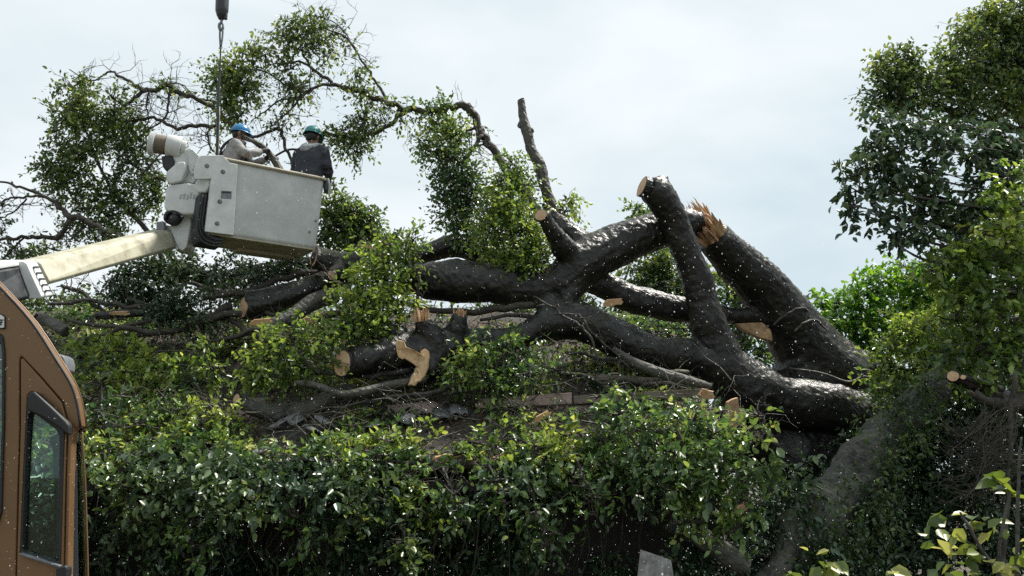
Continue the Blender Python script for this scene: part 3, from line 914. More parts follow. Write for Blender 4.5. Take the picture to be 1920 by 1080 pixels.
# the high arch, from the middle foliage up and away to the left
A = 13.9
arch = [(1050, 450, 13, A), (1000, 385, 12, A), (950, 318, 11, A), (925, 282, 10, A), (903, 252, 11, A), (893, 222, 10, A), (878, 200, 10, A), (850, 202, 8.5, A), (815, 210, 8, A), (780, 207, 8, A), (750, 202, 8, A), (720, 190, 7, A), (690, 178, 6, A), (650, 165, 5.5, A), (625, 158, 5, A), (598, 138, 4, A), (575, 122, 3.2, A), (545, 117, 2.4, A), (500, 122, 1.5, A)]
leafy('leafy_limb', 'long limb arching high against the sky, leaf tufts hanging along it', 'tree limb', P(1050, 450, A),
      [arch,
       [(762, 207, 6, A), (748, 220, 5.5, A), (720, 240, 5, A), (700, 252, 4.5, A), (670, 258, 4, A), (640, 257, 3.2, A), (606, 249, 2.4, A), (590, 262, 1.6, A)],
       [(726, 186, 4, A), (705, 155, 3.4, A), (690, 130, 3, A), (668, 98, 2.4, A), (648, 70, 2.0, A), (625, 60, 1.8, A), (600, 45, 1.4, A), (575, 28, 1, A)],
       [(668, 95, 2, A), (650, 66, 1.7, A), (630, 45, 1.4, A), (605, 33, 1.1, A), (580, 28, .8, A)],
       [(625, 158, 4, A), (600, 160, 3.6, A), (570, 172, 3, A), (545, 165, 2.6, A), (520, 148, 2.2, A), (505, 138, 1.8, A), (470, 125, 1.2, A)],
       [(600, 160, 3.2, A), (560, 182, 2.6, A), (525, 188, 2.2, A), (495, 210, 1.8, A), (470, 228, 1.2, A)],
       [(575, 172, 2.2, A), (545, 205, 2, A), (515, 232, 1.6, A), (490, 240, 1.1, A)],
       [(585, 130, 2.4, A), (570, 105, 2, A), (560, 80, 1.4, A)]],
      [(448, 125, 52, 22, A, {}), (430, 150, 40, 35, A), (455, 165, 40, 30, A), (470, 98, 28, 22, A), (425, 190, 22, 35, A), (445, 215, 26, 20, A), (498, 105, 14, 12, A),
       (562, 60, 42, 26, A), (590, 85, 38, 20, A), (530, 65, 26, 16, A), (565, 38, 18, 12, A), (610, 100, 12, 16, A, {'cover': 1.3}), (535, 95, 14, 18, A), (545, 125, 20, 16, A), (550, 155, 22, 22, A), (565, 178, 14, 14, A),
       (668, 140, 12, 24, A), (680, 165, 18, 20, A), (688, 205, 22, 38, A), (684, 238, 18, 16, A),
       (655, 265, 34, 22, A), (635, 250, 24, 14, A), (668, 282, 16, 12, A)],
      LEAF_DARK, 21, size=0.075, cover=2.0, twig_n=9, twig_L=0.55, tint=0.66, amt=0.016, gap=0.14, rs=.82)
leafy('leafy_limb', 'curtain of drooping leafy shoots hanging left of the thin bare upright branch', 'tree limb', P(900, 480, 13.6),
      [[(905, 255, 4, 13.8), (880, 290, 3.4, 13.7), (862, 330, 3, 13.7), (870, 380, 2.4, 13.7)], [(893, 235, 3, 13.8), (870, 250, 2.4, 13.8), (850, 275, 1.6, 13.8)], [(918, 275, 2.4, 13.8), (895, 272, 1.6, 13.8), (875, 300, 1.2, 13.8)]],
      [(812, 205, 20, 20, 13.8), (838, 205, 16, 22, 13.8), (828, 238, 32, 26, 13.8, {'tint': .8}), (850, 250, 26, 24, 13.8, {'tint': .8}), (812, 278, 30, 26, 13.7), (845, 290, 34, 28, 13.7, {'tint': .5}), (838, 318, 26, 22, 13.7), (868, 325, 30, 26, 13.6), (850, 355, 34, 24, 13.6),
       (850, 395, 30, 26, 13.6), (880, 370, 36, 30, 13.6), (862, 425, 26, 18, 13.6, {'cover': 1.5}), (895, 418, 30, 30, 13.6), (882, 445, 20, 14, 13.6, {'cover': 1.3})],
      LEAF_MID, 22, size=0.075, cover=2.4, tint=0.42, twig_n=8, twig_L=0.4)
leafy('leafy_limb', 'bright yellow green clump of leaves around the foot of the thin bare upright branch', 'tree limb', P(970, 520, 13.0),
      [[(975, 540, 6, 13.1), (968, 470, 5, 13.1), (955, 400, 4, 13.1), (960, 330, 2, 13.1)]],
      [(958, 300, 18, 22, 13.2, {'cover': 1.6}), (965, 335, 26, 34, 13.2), (940, 335, 20, 16, 13.3, {'cover': 1.5}), (990, 340, 26, 26, 13.2, {'cover': 1.4}), (935, 355, 28, 22, 13.2), (962, 385, 40, 34, 13.0), (925, 395, 34, 28, 13.1), (1000, 385, 26, 20, 13.2, {'cover': 1.5}), (960, 425, 52, 36, 12.9), (995, 440, 34, 34, 12.9), (930, 440, 36, 30, 13.0), (980, 480, 46, 36, 12.9), (1010, 478, 26, 28, 12.9), (940, 470, 26, 20, 13), (1000, 505, 28, 14, 12.9),
       (1062, 370, 18, 14, 13.4, {'cover': 1.5}), (1060, 392, 24, 18, 13.4, {'cover': 1.5}), (1072, 380, 12, 10, 13.4, {'cover': 1.4})],
      LEAF_BRIGHT, 23, size=0.075, cover=2.3, tint=0.52, twig_n=6, twig_L=0.4)

# left crown
B_ = 14.6
leafy('leafy_limb', 'tangle of bare branches with dark leaf masses at the far left behind the winch', 'tree limb', P(420, 520, B_),
      [[(520, 300, 7, B_), (470, 262, 6.5, B_), (430, 232, 6.5, B_), (405, 205, 6, B_), (370, 188, 6, B_), (335, 172, 6.5, B_), (312, 161, 6.5, B_), (290, 168, 6.5, B_), (268, 168, 6, B_), (245, 155, 4.5, B_), (225, 142, 3.6, B_), (205, 134, 2.6, B_), (170, 152, 1.8, B_), (130, 130, 1.2, B_)],
       [(268, 168, 5, B_), (245, 190, 4.2, B_), (225, 205, 3.6, B_), (200, 225, 2.6, B_), (170, 240, 1.5, B_)],
       [(420, 240, 4, B_), (395, 238, 5, B_), (360, 237, 5, B_), (335, 242, 4.6, B_), (305, 226, 4.2, B_), (280, 221, 4, B_), (240, 228, 3.5, B_), (205, 240, 3, B_), (172, 246, 2, B_)],
       [(318, 165, 3.4, B_), (317, 195, 3, B_), (310, 220, 2.6, B_), (280, 242, 1.8, B_), (270, 252, 1.2, B_)],
       [(440, 235, 4, B_), (425, 205, 3.4, B_), (400, 190, 3, B_), (370, 185, 2.4, B_), (350, 165, 2, B_), (330, 156, 1.6, B_), (305, 158, 1.2, B_)],
       [(395, 238, 2.6, B_), (390, 262, 2.4, B_), (400, 285, 2, B_)],
       [(280, 175, 2.4, B_), (275, 200, 2, B_), (278, 228, 1.8, B_), (262, 250, 1.3, B_)],
       [(310, 340, 4, B_), (270, 320, 3.4, B_), (240, 305, 2.8, B_), (215, 285, 2, B_)],
       [(330, 560, 9, B_), (300, 470, 7, B_), (250, 400, 6, B_), (200, 340, 4, B_), (165, 260, 3, B_), (150, 190, 2, B_)]],
      [(135, 160, 30, 22, B_), (150, 185, 36, 30, B_), (125, 225, 40, 36, B_), (160, 225, 26, 40, B_), (105, 240, 20, 18, B_), (135, 270, 40, 22, B_), (155, 150, 12, 12, B_, {'cover': 1.3}),
       (210, 178, 22, 20, B_), (218, 215, 34, 34, B_), (240, 240, 32, 26, B_), (200, 250, 24, 22, B_), (265, 270, 26, 24, B_), (225, 270, 34, 20, B_),
       (95, 300, 30, 26, B_), (130, 310, 48, 30, B_), (170, 300, 30, 30, B_), (85, 325, 16, 14, B_, {'cover': 1.5}), (115, 345, 36, 22, B_), (155, 345, 32, 22, B_), (250, 300, 34, 24, B_), (290, 330, 20, 22, B_), (225, 335, 30, 22, B_), (265, 350, 40, 24, B_), (215, 370, 44, 26, B_), (290, 370, 20, 22, B_), (160, 385, 40, 22, B_), (200, 400, 36, 20, B_), (250, 390, 40, 20, B_), (160, 420, 24, 20, B_), (180, 445, 40, 16, B_), (225, 425, 28, 14, B_), (60, 470, 44, 14, B_, {'cover': 1.5}), (40, 480, 20, 12, B_), (100, 465, 30, 10, B_, {'cover': 1.2})],
      LEAF_DARK, 31, size=0.08, cover=1.7, tint=0.58, twig_n=9, twig_L=0.6, amt=0.016, gap=0.17, rs=.78)
leafy('bare_branch', 'bare forked branch reaching in from the left edge above the yellowish boom', 'branch', P(230, 445, 13.9),
      [[(-60, 345, 3, 13.9), (0, 342, 2, 13.9), (40, 352, 2.6, 13.9), (80, 368, 3.2, 13.9), (110, 388, 4.2, 13.9), (130, 405, 5.6, 13.9), (155, 410, 6, 13.9), (180, 425, 6, 13.9), (205, 436, 6, 13.9), (230, 446, 6, 13.9), (300, 470, 7, 13.9), (360, 515, 8, 14)],
       [(132, 405, 4.6, 13.9), (124, 428, 4.6, 13.9), (105, 446, 4.6, 13.9), (70, 444, 4, 13.9), (30, 447, 3.2, 13.9), (0, 450, 2.8, 13.9), (-60, 460, 2, 13.9)],
       [(80, 368, 2.4, 13.9), (50, 370, 2.4, 13.9), (20, 372, 2, 13.9), (0, 378, 1.8, 13.9), (-40, 390, 1, 13.9)],
       [(50, 372, 1.8, 13.9), (30, 395, 1.6, 13.9), (0, 408, 1.3, 13.9)],
       [(45, 446, 2, 13.9), (20, 470, 2, 13.9), (0, 490, 1.6, 13.9), (-30, 520, 1, 13.9)],
       [(105, 446, 2, 13.9), (120, 435, 1.8, 13.9), (148, 452, 1.3, 13.9)],
       [(290, 300, 3.4, 14.2), (265, 330, 1, 14.2)][::-1] + [],
       [(225, 598, 3, 13.5), (185, 580, 4, 13.5), (150, 545, 4.5, 13.5), (115, 535, 3.4, 13.5)]],
      [(5, 380, 8, 20, 13.9, {'cover': 1.4}), (3, 432, 12, 16, 13.9, {'cover': 1.5})], LEAF_DARK, 33, twig_n=7, twig_L=0.45, size=0.075, tint=0.4)
leafy('leafy_limb', 'broken bare twigs between the two workers with a few leaves', 'branch', P(560, 330, 14.0),
      [[(470, 262, 3, 14.0), (500, 248, 3.2, 14.0), (525, 242, 3.4, 14.0), (530, 255, 3.4, 14.0), (535, 275, 3.2, 14.0), (545, 300, 3, 14), (555, 330, 3, 14)],
       [(610, 250, 2.4, 14.0), (600, 262, 2.4, 14.0), (570, 275, 2.4, 14.0), (530, 285, 2.2, 14.0), (500, 300, 1.6, 14.0)],
       [(640, 262, 2.6, 14.0), (612, 248, 2.6, 14.0), (598, 260, 2, 14.0)],
       [(525, 242, 1.6, 14.0), (523, 234, .8, 14.0)]],
      [(515, 258, 12, 8, 14.0, {'cover': 1.2}), (490, 300, 16, 8, 14, {'cover': 1.2})], LEAF_DARK, 34, twig_n=5, twig_L=0.3, size=0.07, tint=0.4)
leafy('leafy_limb', 'dark shaggy bush of leaves hanging under the yellowish boom', 'tree limb', P(330, 640, 13.6),
      [[(330, 620, 5, 13.7), (320, 540, 4, 13.7), (280, 500, 3, 13.7)]],
      [(240, 520, 40, 30, 13.7), (285, 505, 45, 30, 13.7), (270, 545, 40, 30, 13.7), (230, 545, 26, 20, 13.7), (255, 565, 30, 14, 13.7), (330, 500, 40, 20, 13.8), (390, 512, 40, 20, 13.8), (330, 590, 46, 26, 13.0, {'tint': .3}), (370, 600, 34, 24, 13.0), (310, 575, 30, 20, 13.0, {'tint': .55}), (345, 555, 30, 20, 13.2, {'tint': .6}), (440, 490, 34, 16, 14.0), (350, 480, 26, 16, 14, {'cover': 1.5}), (420, 545, 30, 22, 13.6), (485, 520, 50, 18, 13.8), (540, 500, 46, 20, 13.9), (600, 520, 24, 14, 13.7)],
      LEAF_SHADE, 35, size=0.075, cover=2.4, tint=0.65, twig_n=4, twig_L=0.3)
leafy('leafy_limb', 'upright bright leafy shoots standing in front of the level limbs, right of the bucket', 'tree limb', P(690, 640, 12.4),
      [[(700, 640, 5, 12.4), (705, 560, 4.5, 12.4), (720, 500, 3.5, 12.4), (735, 455, 2.4, 12.4)], [(700, 600, 3, 12.4), (655, 560, 2.4, 12.4), (640, 530, 1.6, 12.4)], [(705, 560, 3, 12.4), (750, 520, 2.4, 12.4), (785, 470, 1.4, 12.4)], [(780, 598, 3.8, 12.5), (783, 560, 3.4, 12.5), (786, 520, 3, 12.5), (776, 495, 2, 12.5), (790, 480, 1.5, 12.5)]],
      [(735, 455, 36, 22, 12.4, {'cover': 1.6}), (775, 448, 24, 18, 12.4, {'cover': 1.2}), (715, 485, 44, 26, 12.4), (760, 485, 36, 26, 12.4, {'cover': 1.6}), (690, 515, 40, 26, 12.3), (730, 525, 40, 26, 12.3), (665, 545, 34, 28, 12.3), (710, 560, 50, 28, 12.2), (750, 560, 30, 26, 12.3), (650, 585, 40, 26, 12.1), (690, 600, 40, 24, 12.1), (665, 625, 44, 22, 12.0), (640, 610, 30, 24, 12.0), (750, 590, 24, 14, 12.4, {'cover': 1.5})],
      LEAF_BRIGHT, 36, size=0.085, cover=2.0, tint=0.5, twig_n=7, twig_L=0.4)
leafy('leafy_limb', 'yellow green leafy spray lying on the roof left of the big sawn end', 'tree limb', P(540, 720, 11.8),
      [[(600, 700, 3.5, 11.8), (560, 660, 3, 11.8), (540, 620, 2, 11.8)], [(560, 660, 2.4, 11.8), (500, 660, 2, 11.8), (455, 680, 1.2, 11.8)]],
      [(555, 610, 30, 24, 12.0, {'cover': 1.4}), (530, 640, 40, 24, 11.9), (585, 640, 34, 20, 11.9), (500, 665, 40, 22, 11.8), (560, 680, 44, 22, 11.8), (470, 690, 30, 20, 11.7), (520, 700, 44, 20, 11.7), (610, 665, 26, 20, 11.8), (470, 660, 20, 14, 11.8)],
      LEAF_BRIGHT, 37, size=0.085, cover=1.9, tint=0.42, twig_n=7, twig_L=0.4)
leafy('leafy_limb', 'leafy spray covering the middle of the lowest limb, right of the torn stub', 'tree limb', P(940, 740, 11.8),
      [[(900, 740, 3.5, 11.8), (930, 690, 3, 11.8), (960, 640, 2.2, 11.8)]],
      [(910, 625, 24, 16, 12.2, {'cover': 1.3}), (930, 650, 40, 22, 12.0), (980, 660, 40, 24, 12.0), (890, 665, 36, 24, 12.0), (860, 690, 34, 24, 12.0), (930, 690, 50, 26, 11.9), (990, 700, 40, 22, 11.9), (870, 720, 34, 16, 11.9), (940, 725, 46, 18, 11.8), (1040, 690, 30, 12, 11.9, {'cover': 1.3})],
      LEAF_MID, 38, size=0.085, cover=2.0, tint=0.55, twig_n=6, twig_L=0.35)
leafy('dead_branch', 'loose dark bare twigs draped over the crook of the lowest limb', 'branch', P(1090, 700, 12.2),
      [[(1000, 555, 1.6, 12.2), (1040, 580, 2, 12.2), (1070, 600, 2.2, 12.2), (1100, 620, 2.4, 12.1), (1115, 650, 2.2, 12.0), (1120, 680, 1.6, 12.0)],
       [(1040, 590, 1.6, 12.2), (1085, 592, 2, 12.1), (1110, 625, 2, 12.0), (1150, 660, 1.8, 12.0), (1180, 690, 1.2, 12.0)],
       [(1050, 640, 1.4, 12.1), (1045, 660, 1.8, 12.1), (1060, 690, 1.6, 12.0), (1085, 710, 1.2, 12.0)],
       [(1075, 598, 1.5, 12.1), (1110, 600, 1.4, 12.0), (1130, 640, 1.3, 12.0), (1140, 670, 1, 12)]],
      [], LEAF_MID, 39, twig_n=4, twig_L=0.25)

# ================================================================== ROOF LITTER AND HEDGE CURTAIN (nobody could count these leaves)
def roof_litter():
    L = Leafage(51); g = L.g
    n = 11000
    x = g.uniform(-9.5, 2.8, n); y = g.uniform(10.8, 15.2, n)
    keep = []
    for i in range(n):
        v = mnoise.noise(Vector((x[i] * 0.9, y[i] * 1.1, 4.0))) + 0.5 * mnoise.noise(Vector((x[i] * 2.6, y[i] * 2.6, 8.0)))
        pr = 0.50 + 1.9 * v
        if x[i] > -1.4 and y[i] > 11.7: pr -= 0.25
        if -3.9 < x[i] < 1.3 and 11.15 < y[i] < 12.5: pr -= 0.5
        if y[i] < 11.6: pr += 0.22
        keep.append(g.uniform() < pr)
    keep = np.array(keep); x, y = x[keep], y[keep]
    z = np.array([roof_z(a, b) for a, b in zip(x, y)])
    hgt = np.array([0.10 + 0.22 * max(0, mnoise.noise(Vector((a * 1.4, b * 1.4, 15)))) for a, b in zip(x, y)])
    c = np.stack([x, y, z + g.uniform(0.02, 1, len(x)) * hgt], 1)
    d = g.normal(0, 1, (len(x), 3)); d[:, 2] = np.abs(d[:, 2]) * 0.5 - 0.1; d[:, 1] -= 0.2
    d /= np.linalg.norm(d, axis=1, keepdims=True)
    t = np.array([0.62 + 0.9 * mnoise.noise(Vector((a * 1.1, b * 2.0, 21))) for a, b in zip(x, y)])
    q_ = g.uniform(0, 1, len(c)) + 0.25 * (y < 11.4)
    for lo, hi, sz in ((-1, .4, .065), (.4, .85, .088), (.85, 9, .118)):
        k_ = (q_ > lo) & (q_ <= hi); L.twigs(c[k_], d[k_], 0.28, 6, sz, t[k_], up=0.9)
    o = L.build('fallen_foliage', LEAF_MID)
    tag(o, 'torn leafy twigs strewn all over the crushed roof', 'foliage', kind='stuff')
    # bare twig debris
    mb = MB(); r_ = random.Random(4)
    for k in range(560):
        px, py = r_.uniform(0, 1400), r_.uniform(575, 850)
        p = on_roof(px, py) + Vector((0, -0.05, r_.uniform(0.03, 0.25)))
        d_ = Vector((r_.gauss(0, 1), r_.gauss(0, .6), r_.gauss(0, .35))).normalized()
        grow(mb, p, d_, r_.uniform(.3, 1.0), r_.uniform(.005, .012), r_, 1)
    o = mb.build('twig_litter', BARK_GREY)
    tag(o, 'broken bare twigs scattered among the leaves on the roof', 'twigs', kind='stuff')
    # dead brown leaves and tan chips
    n = 9000
    x = g.uniform(-9, 2.7, n); y = g.uniform(10.8, 14.8, n)
    z = np.array([roof_z(a, b) for a, b in zip(x, y)]) + g.uniform(0.01, 0.12, n)
    brown = leaf_mat('dead_leaf', [(0.0, (0.02, 0.014, 0.009)), (0.6, (0.09, 0.055, 0.03)), (1.0, (0.30, 0.20, 0.10))], 0.1, 0.7)
    nn = g.normal(0, .5, (n, 3)); nn[:, 2] += 1
    o = leaves('leaf_litter', np.stack([x, y, z], 1), g.normal(0, 1, (n, 3)), nn, g.uniform(.03, .085, n), g.uniform(0, 1, n) ** 1.5, brown)
    tag(o, 'dead brown leaves and bark crumbs on the wrecked roof', 'leaf litter', kind='stuff')
roof_litter()

def curtain():
    L = Leafage(61); g = L.g
    n = 9000
    x = g.uniform(-9.6, 3.6, n); z = g.uniform(0.0, 2.12, n) 
    pr = []
    for a, b in zip(x, z):
        v = mnoise.noise(Vector((a * 0.75, b * 1.1, 2.0))) + 0.45 * mnoise.noise(Vector((a * 2.2, b * 2.2, 5)))
        p_ = 0.42 + 1.5 * v + 0.45 * max(0, (b - 1.6))
        if -0.9 < a < 2.2 and b < 1.5: p_ -= 0.05
        if a < -2.6: p_ += 0.25
        pr.append(g.uniform() < p_)
    pr = np.array(pr); x, z = x[pr], z[pr]
    y = 10.62 + 0.62 * np.clip((1.9 - z) / 1.2, 0, 1) + g.normal(0, 0.16, len(x)) - 0.75 * np.array([mnoise.noise(Vector((a * .7, b * .9, 11))) for a, b in zip(x, z)]) - 0.25 * (z - 1.0) * (z > 1.0)
    c = np.stack([x, y, z], 1)
    d = g.normal(0, .7, (len(x), 3)); d[:, 1] -= 0.7; d[:, 2] -= 0.25
    d /= np.linalg.norm(d, axis=1, keepdims=True)
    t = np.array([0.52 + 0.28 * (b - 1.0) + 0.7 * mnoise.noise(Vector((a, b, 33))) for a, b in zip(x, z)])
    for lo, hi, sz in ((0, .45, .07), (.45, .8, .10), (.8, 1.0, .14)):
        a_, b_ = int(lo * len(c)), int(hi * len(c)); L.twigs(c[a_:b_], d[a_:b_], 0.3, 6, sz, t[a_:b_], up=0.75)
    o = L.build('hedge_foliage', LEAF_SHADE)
    tag(o, 'dark leafy curtain hanging below the eave of the crushed house', 'foliage', kind='stuff')
    mb = MB(); r_ = random.Random(9)
    for k in range(150):
        xx = r_.uniform(-9, 3.4); zz = r_.uniform(1.2, 2.3)
        p = Vector((xx, 10.7 + r_.uniform(-.2, .3), zz)); pts = [p]
        for i in range(5):
            p = p + Vector((r_.gauss(0, .09), r_.gauss(0, .05), -r_.uniform(.08, .3))); pts.append(p)
        mb.tube(pts, [.007, .006, .005, .004, .004, .003], 4, 2, False)
    o = mb.build('hanging_stems', TWIG)
    tag(o, 'thin bare stems hanging in the shade under the eave', 'stems', kind='stuff')
curtain()

leafy('bush', 'glossy bright leaved bush standing before the weathered board and the dark trunk', 'bush', P(1300, 1000, 10.4),
      [[(1300, 1000, 6, 10.4), (1290, 900, 5, 10.4), (1270, 800, 4, 10.4)], [(1300, 960, 5, 10.4), (1370, 880, 4, 10.4), (1430, 800, 2.2, 10.4), (1420, 770, 1.5, 10.4)], [(1295, 920, 4, 10.4), (1210, 850, 3, 10.4), (1160, 780, 2, 10.4)]],
      [(1300, 780, 46, 24, 10.4), (1250, 800, 44, 26, 10.5), (1200, 800, 40, 30, 10.6), (1330, 810, 50, 30, 10.3), (1280, 845, 60, 30, 10.3), (1220, 860, 50, 30, 10.4), (1370, 850, 44, 30, 10.3), (1330, 880, 60, 30, 10.2), (1270, 910, 60, 30, 10.2), (1390, 900, 40, 30, 10.2), (1340, 935, 50, 30, 10.2), (1400, 945, 30, 24, 10.2), (1420, 775, 28, 16, 10.3, {'cover': 1.3}), (1415, 815, 26, 18, 10.3, {'cover': 1.4}), (1440, 880, 28, 14, 10.2, {'cover': 1.2}), (1160, 770, 40, 22, 10.8), (1120, 740, 36, 16, 11.0, {'tint': .6, 'cover': .7}), (1150, 722, 26, 12, 11.0, {'tint': .65, 'cover': .6}), (1100, 770, 34, 16, 11), (1130, 820, 40, 22, 10.8), (1300, 970, 50, 24, 10.2, {'cover': 1.3}), (1380, 990, 36, 22, 10.2, {'cover': 1.3})],
      LEAF_MID, 41, size=0.105, cover=1.15, tint=0.50, length=.22, twig_n=8, twig_L=0.4)
for i, (cl, lab, tint, sd_) in enumerate([
        ([(400, 760, 50, 24, 11.2), (380, 790, 50, 22, 11.1), (410, 830, 44, 18, 10.95), (350, 810, 40, 20, 11.0), (400, 845, 50, 18, 10.9), (350, 770, 26, 20, 11.2)], 'bright green sprig on the roof left of the bent mossy log', .62, 71),
        ([(250, 860, 60, 22, 10.8), (200, 850, 40, 22, 10.8), (300, 860, 40, 20, 10.8), (230, 880, 40, 16, 10.7), (180, 870, 26, 20, 10.7)], 'pale bleached tuft of leaves at the eave beside the brown cab', .85, 72),
        ([(190, 660, 60, 20, 12.3), (160, 640, 40, 18, 12.4), (240, 650, 50, 20, 12.4), (280, 670, 50, 22, 12.2), (330, 680, 40, 20, 12.1), (230, 690, 40, 16, 12.0), (400, 690, 40, 20, 12.0), (380, 660, 40, 18, 12.2)], 'band of bright fresh leaves high on the roof right of the cab', .70, 73),
        ([(560, 856, 50, 14, 10.85), (620, 858, 50, 14, 10.85), (690, 850, 50, 14, 10.9), (740, 820, 50, 20, 11.0), (780, 800, 36, 16, 11.1), (580, 870, 40, 16, 10.8), (660, 870, 50, 16, 10.8)], 'yellowish sprays along the eave under the bent mossy log', .72, 74),
        ([(880, 830, 40, 16, 11.0), (940, 820, 50, 18, 11.0), (1000, 830, 50, 18, 10.9), (1060, 810, 44, 20, 11.0), (1040, 850, 50, 16, 10.8), (960, 860, 50, 16, 10.8), (1090, 870, 40, 20, 10.7)], 'low green sprays along the eave left of the glossy bush', .60, 75),
        ([(200, 800, 40, 20, 11.2), (260, 790, 44, 22, 11.3), (310, 740, 40, 22, 11.6), (180, 780, 30, 26, 11.3), (250, 740, 50, 20, 11.6), (170, 745, 26, 20, 11.5), (190, 720, 30, 14, 11.7)], 'dark glossy leaves beside the windscreen of the brown cab', .35, 76),
        ([(780, 900, 50, 22, 10.6), (800, 960, 34, 26, 10.5), (720, 930, 50, 24, 10.5), (700, 980, 40, 24, 10.5), (640, 900, 50, 20, 10.6)], 'light leaved sprig hanging in the shade below the eave', .6, 77)]):
    p0 = cl[0]
    leafy('leafy_branch', lab, 'leafy branch', P(p0[0], p0[1] + p0[3], p0[4]), [[(p0[0] + 30, p0[1] + 30, 3, p0[4] + .1), (p0[0], p0[1], 2.4, p0[4]), (cl[-1][0], cl[-1][1], 1.2, cl[-1][4])]], cl,
          LEAF_BRIGHT if tint > .55 else LEAF_MID, sd_, size=0.092, cover=1.25 if sd_ == 73 else 0.8, shell=.8, length=.20, tint=min(tint, .6) if tint > .55 else tint, twig_n=6, twig_L=0.3, group='torn leafy branches lying on the roof')

def crossing(owner, rows, mat, seed):
    rr = random.Random(seed)
    for sp in rows: branch_part('branch', sp, mat, owner, rr, .02, 7)
    mb = MB()
    for sp in rows: side_twigs(mb, sp, rr, 7, .5, .007)
    mb.build('bare_twigs', mat, owner)
CB = empty('leafy_limb', P(520, 640, 12.6), 'long thin crossing branches piled under the lift bucket left of the thick log', 'tree limb')
crossing(CB, [[(150, 640, 4, 12.6), (230, 620, 5, 12.7), (320, 618, 6, 12.8), (420, 590, 7, 12.9), (500, 585, 6, 13)], [(240, 560, 3, 13.4), (330, 585, 4, 13.2), (420, 600, 5, 13), (500, 640, 5, 12.6)], [(380, 560, 4, 13.3), (460, 545, 6, 13.3), (540, 520, 7, 13.4), (610, 505, 7, 13.5)],
              [(400, 640, 3.5, 12.6), (470, 622, 5, 12.6), (560, 612, 6, 12.7), (640, 585, 6, 12.8)], [(90, 570, 3, 13.2), (180, 565, 4, 13.3), (260, 575, 5, 13.3), (350, 565, 5, 13.4)], [(130, 600, 3, 12.9), (200, 612, 4, 12.8), (280, 600, 4, 12.9), (330, 610, 3, 12.9)],
              [(430, 575, 9, 13.0), (400, 590, 8, 12.9), (350, 600, 6, 12.8)], [(480, 540, 3, 13.2), (500, 580, 4, 13.0), (540, 600, 5, 12.8)], [(360, 530, 4, 13.5), (400, 545, 5, 13.4), (470, 550, 5, 13.3)]], TWIG, 140)
crossing(BL, [[(700, 560, 4, 12.9), (760, 570, 5, 12.9), (850, 585, 6, 12.9), (930, 580, 7, 12.9), (1010, 570, 8, 12.9)], [(640, 520, 4, 13.3), (700, 535, 5, 13.2), (780, 545, 7, 13.1), (850, 540, 9, 13.0)], [(900, 600, 3, 12.8), (960, 590, 4, 12.8), (1030, 600, 5, 12.8)], [(690, 470, 3, 13.4), (760, 490, 4, 13.4), (840, 505, 5, 13.3)]], TWIG, 141)
crossing(TR, [[(1060, 660, 3, 12.4), (1120, 670, 4, 12.3), (1200, 690, 5, 12.3), (1290, 700, 6, 12.4)], [(980, 690, 3, 12.2), (1060, 700, 4, 12.2), (1130, 715, 4, 12.2), (1230, 720, 4, 12.2)], [(560, 690, 3, 11.9), (620, 700, 4, 11.9), (700, 705, 5, 12.0), (770, 695, 6, 12.1)], [(620, 770, 3, 11.7), (700, 750, 4, 11.8), (800, 740, 5, 11.9), (880, 720, 5, 12)], [(830, 740, 3, 11.9), (900, 730, 4, 11.9), (990, 735, 4, 11.9)]], BARK_MOSS, 142)

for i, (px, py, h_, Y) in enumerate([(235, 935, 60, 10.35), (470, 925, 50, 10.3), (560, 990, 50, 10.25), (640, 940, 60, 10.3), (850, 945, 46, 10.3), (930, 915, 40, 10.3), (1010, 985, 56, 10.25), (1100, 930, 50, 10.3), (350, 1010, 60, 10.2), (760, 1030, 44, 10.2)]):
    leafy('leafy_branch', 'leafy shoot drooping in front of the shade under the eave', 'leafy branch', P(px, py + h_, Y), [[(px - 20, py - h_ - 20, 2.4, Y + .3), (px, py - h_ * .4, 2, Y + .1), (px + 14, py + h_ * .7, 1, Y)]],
          [(px, py - h_ * .5, 32, h_ * .4, Y), (px + 10, py + h_ * .1, 30, h_ * .4, Y), (px + 16, py + h_ * .6, 22, h_ * .3, Y - .05)], LEAF_MID if i % 3 else LEAF_DARK, 170 + i, size=.105, cover=.75, length=.2, shell=.8, tint=.5, droop=.6, twig_n=5, twig_L=.3, group='shoots drooping below the eave')

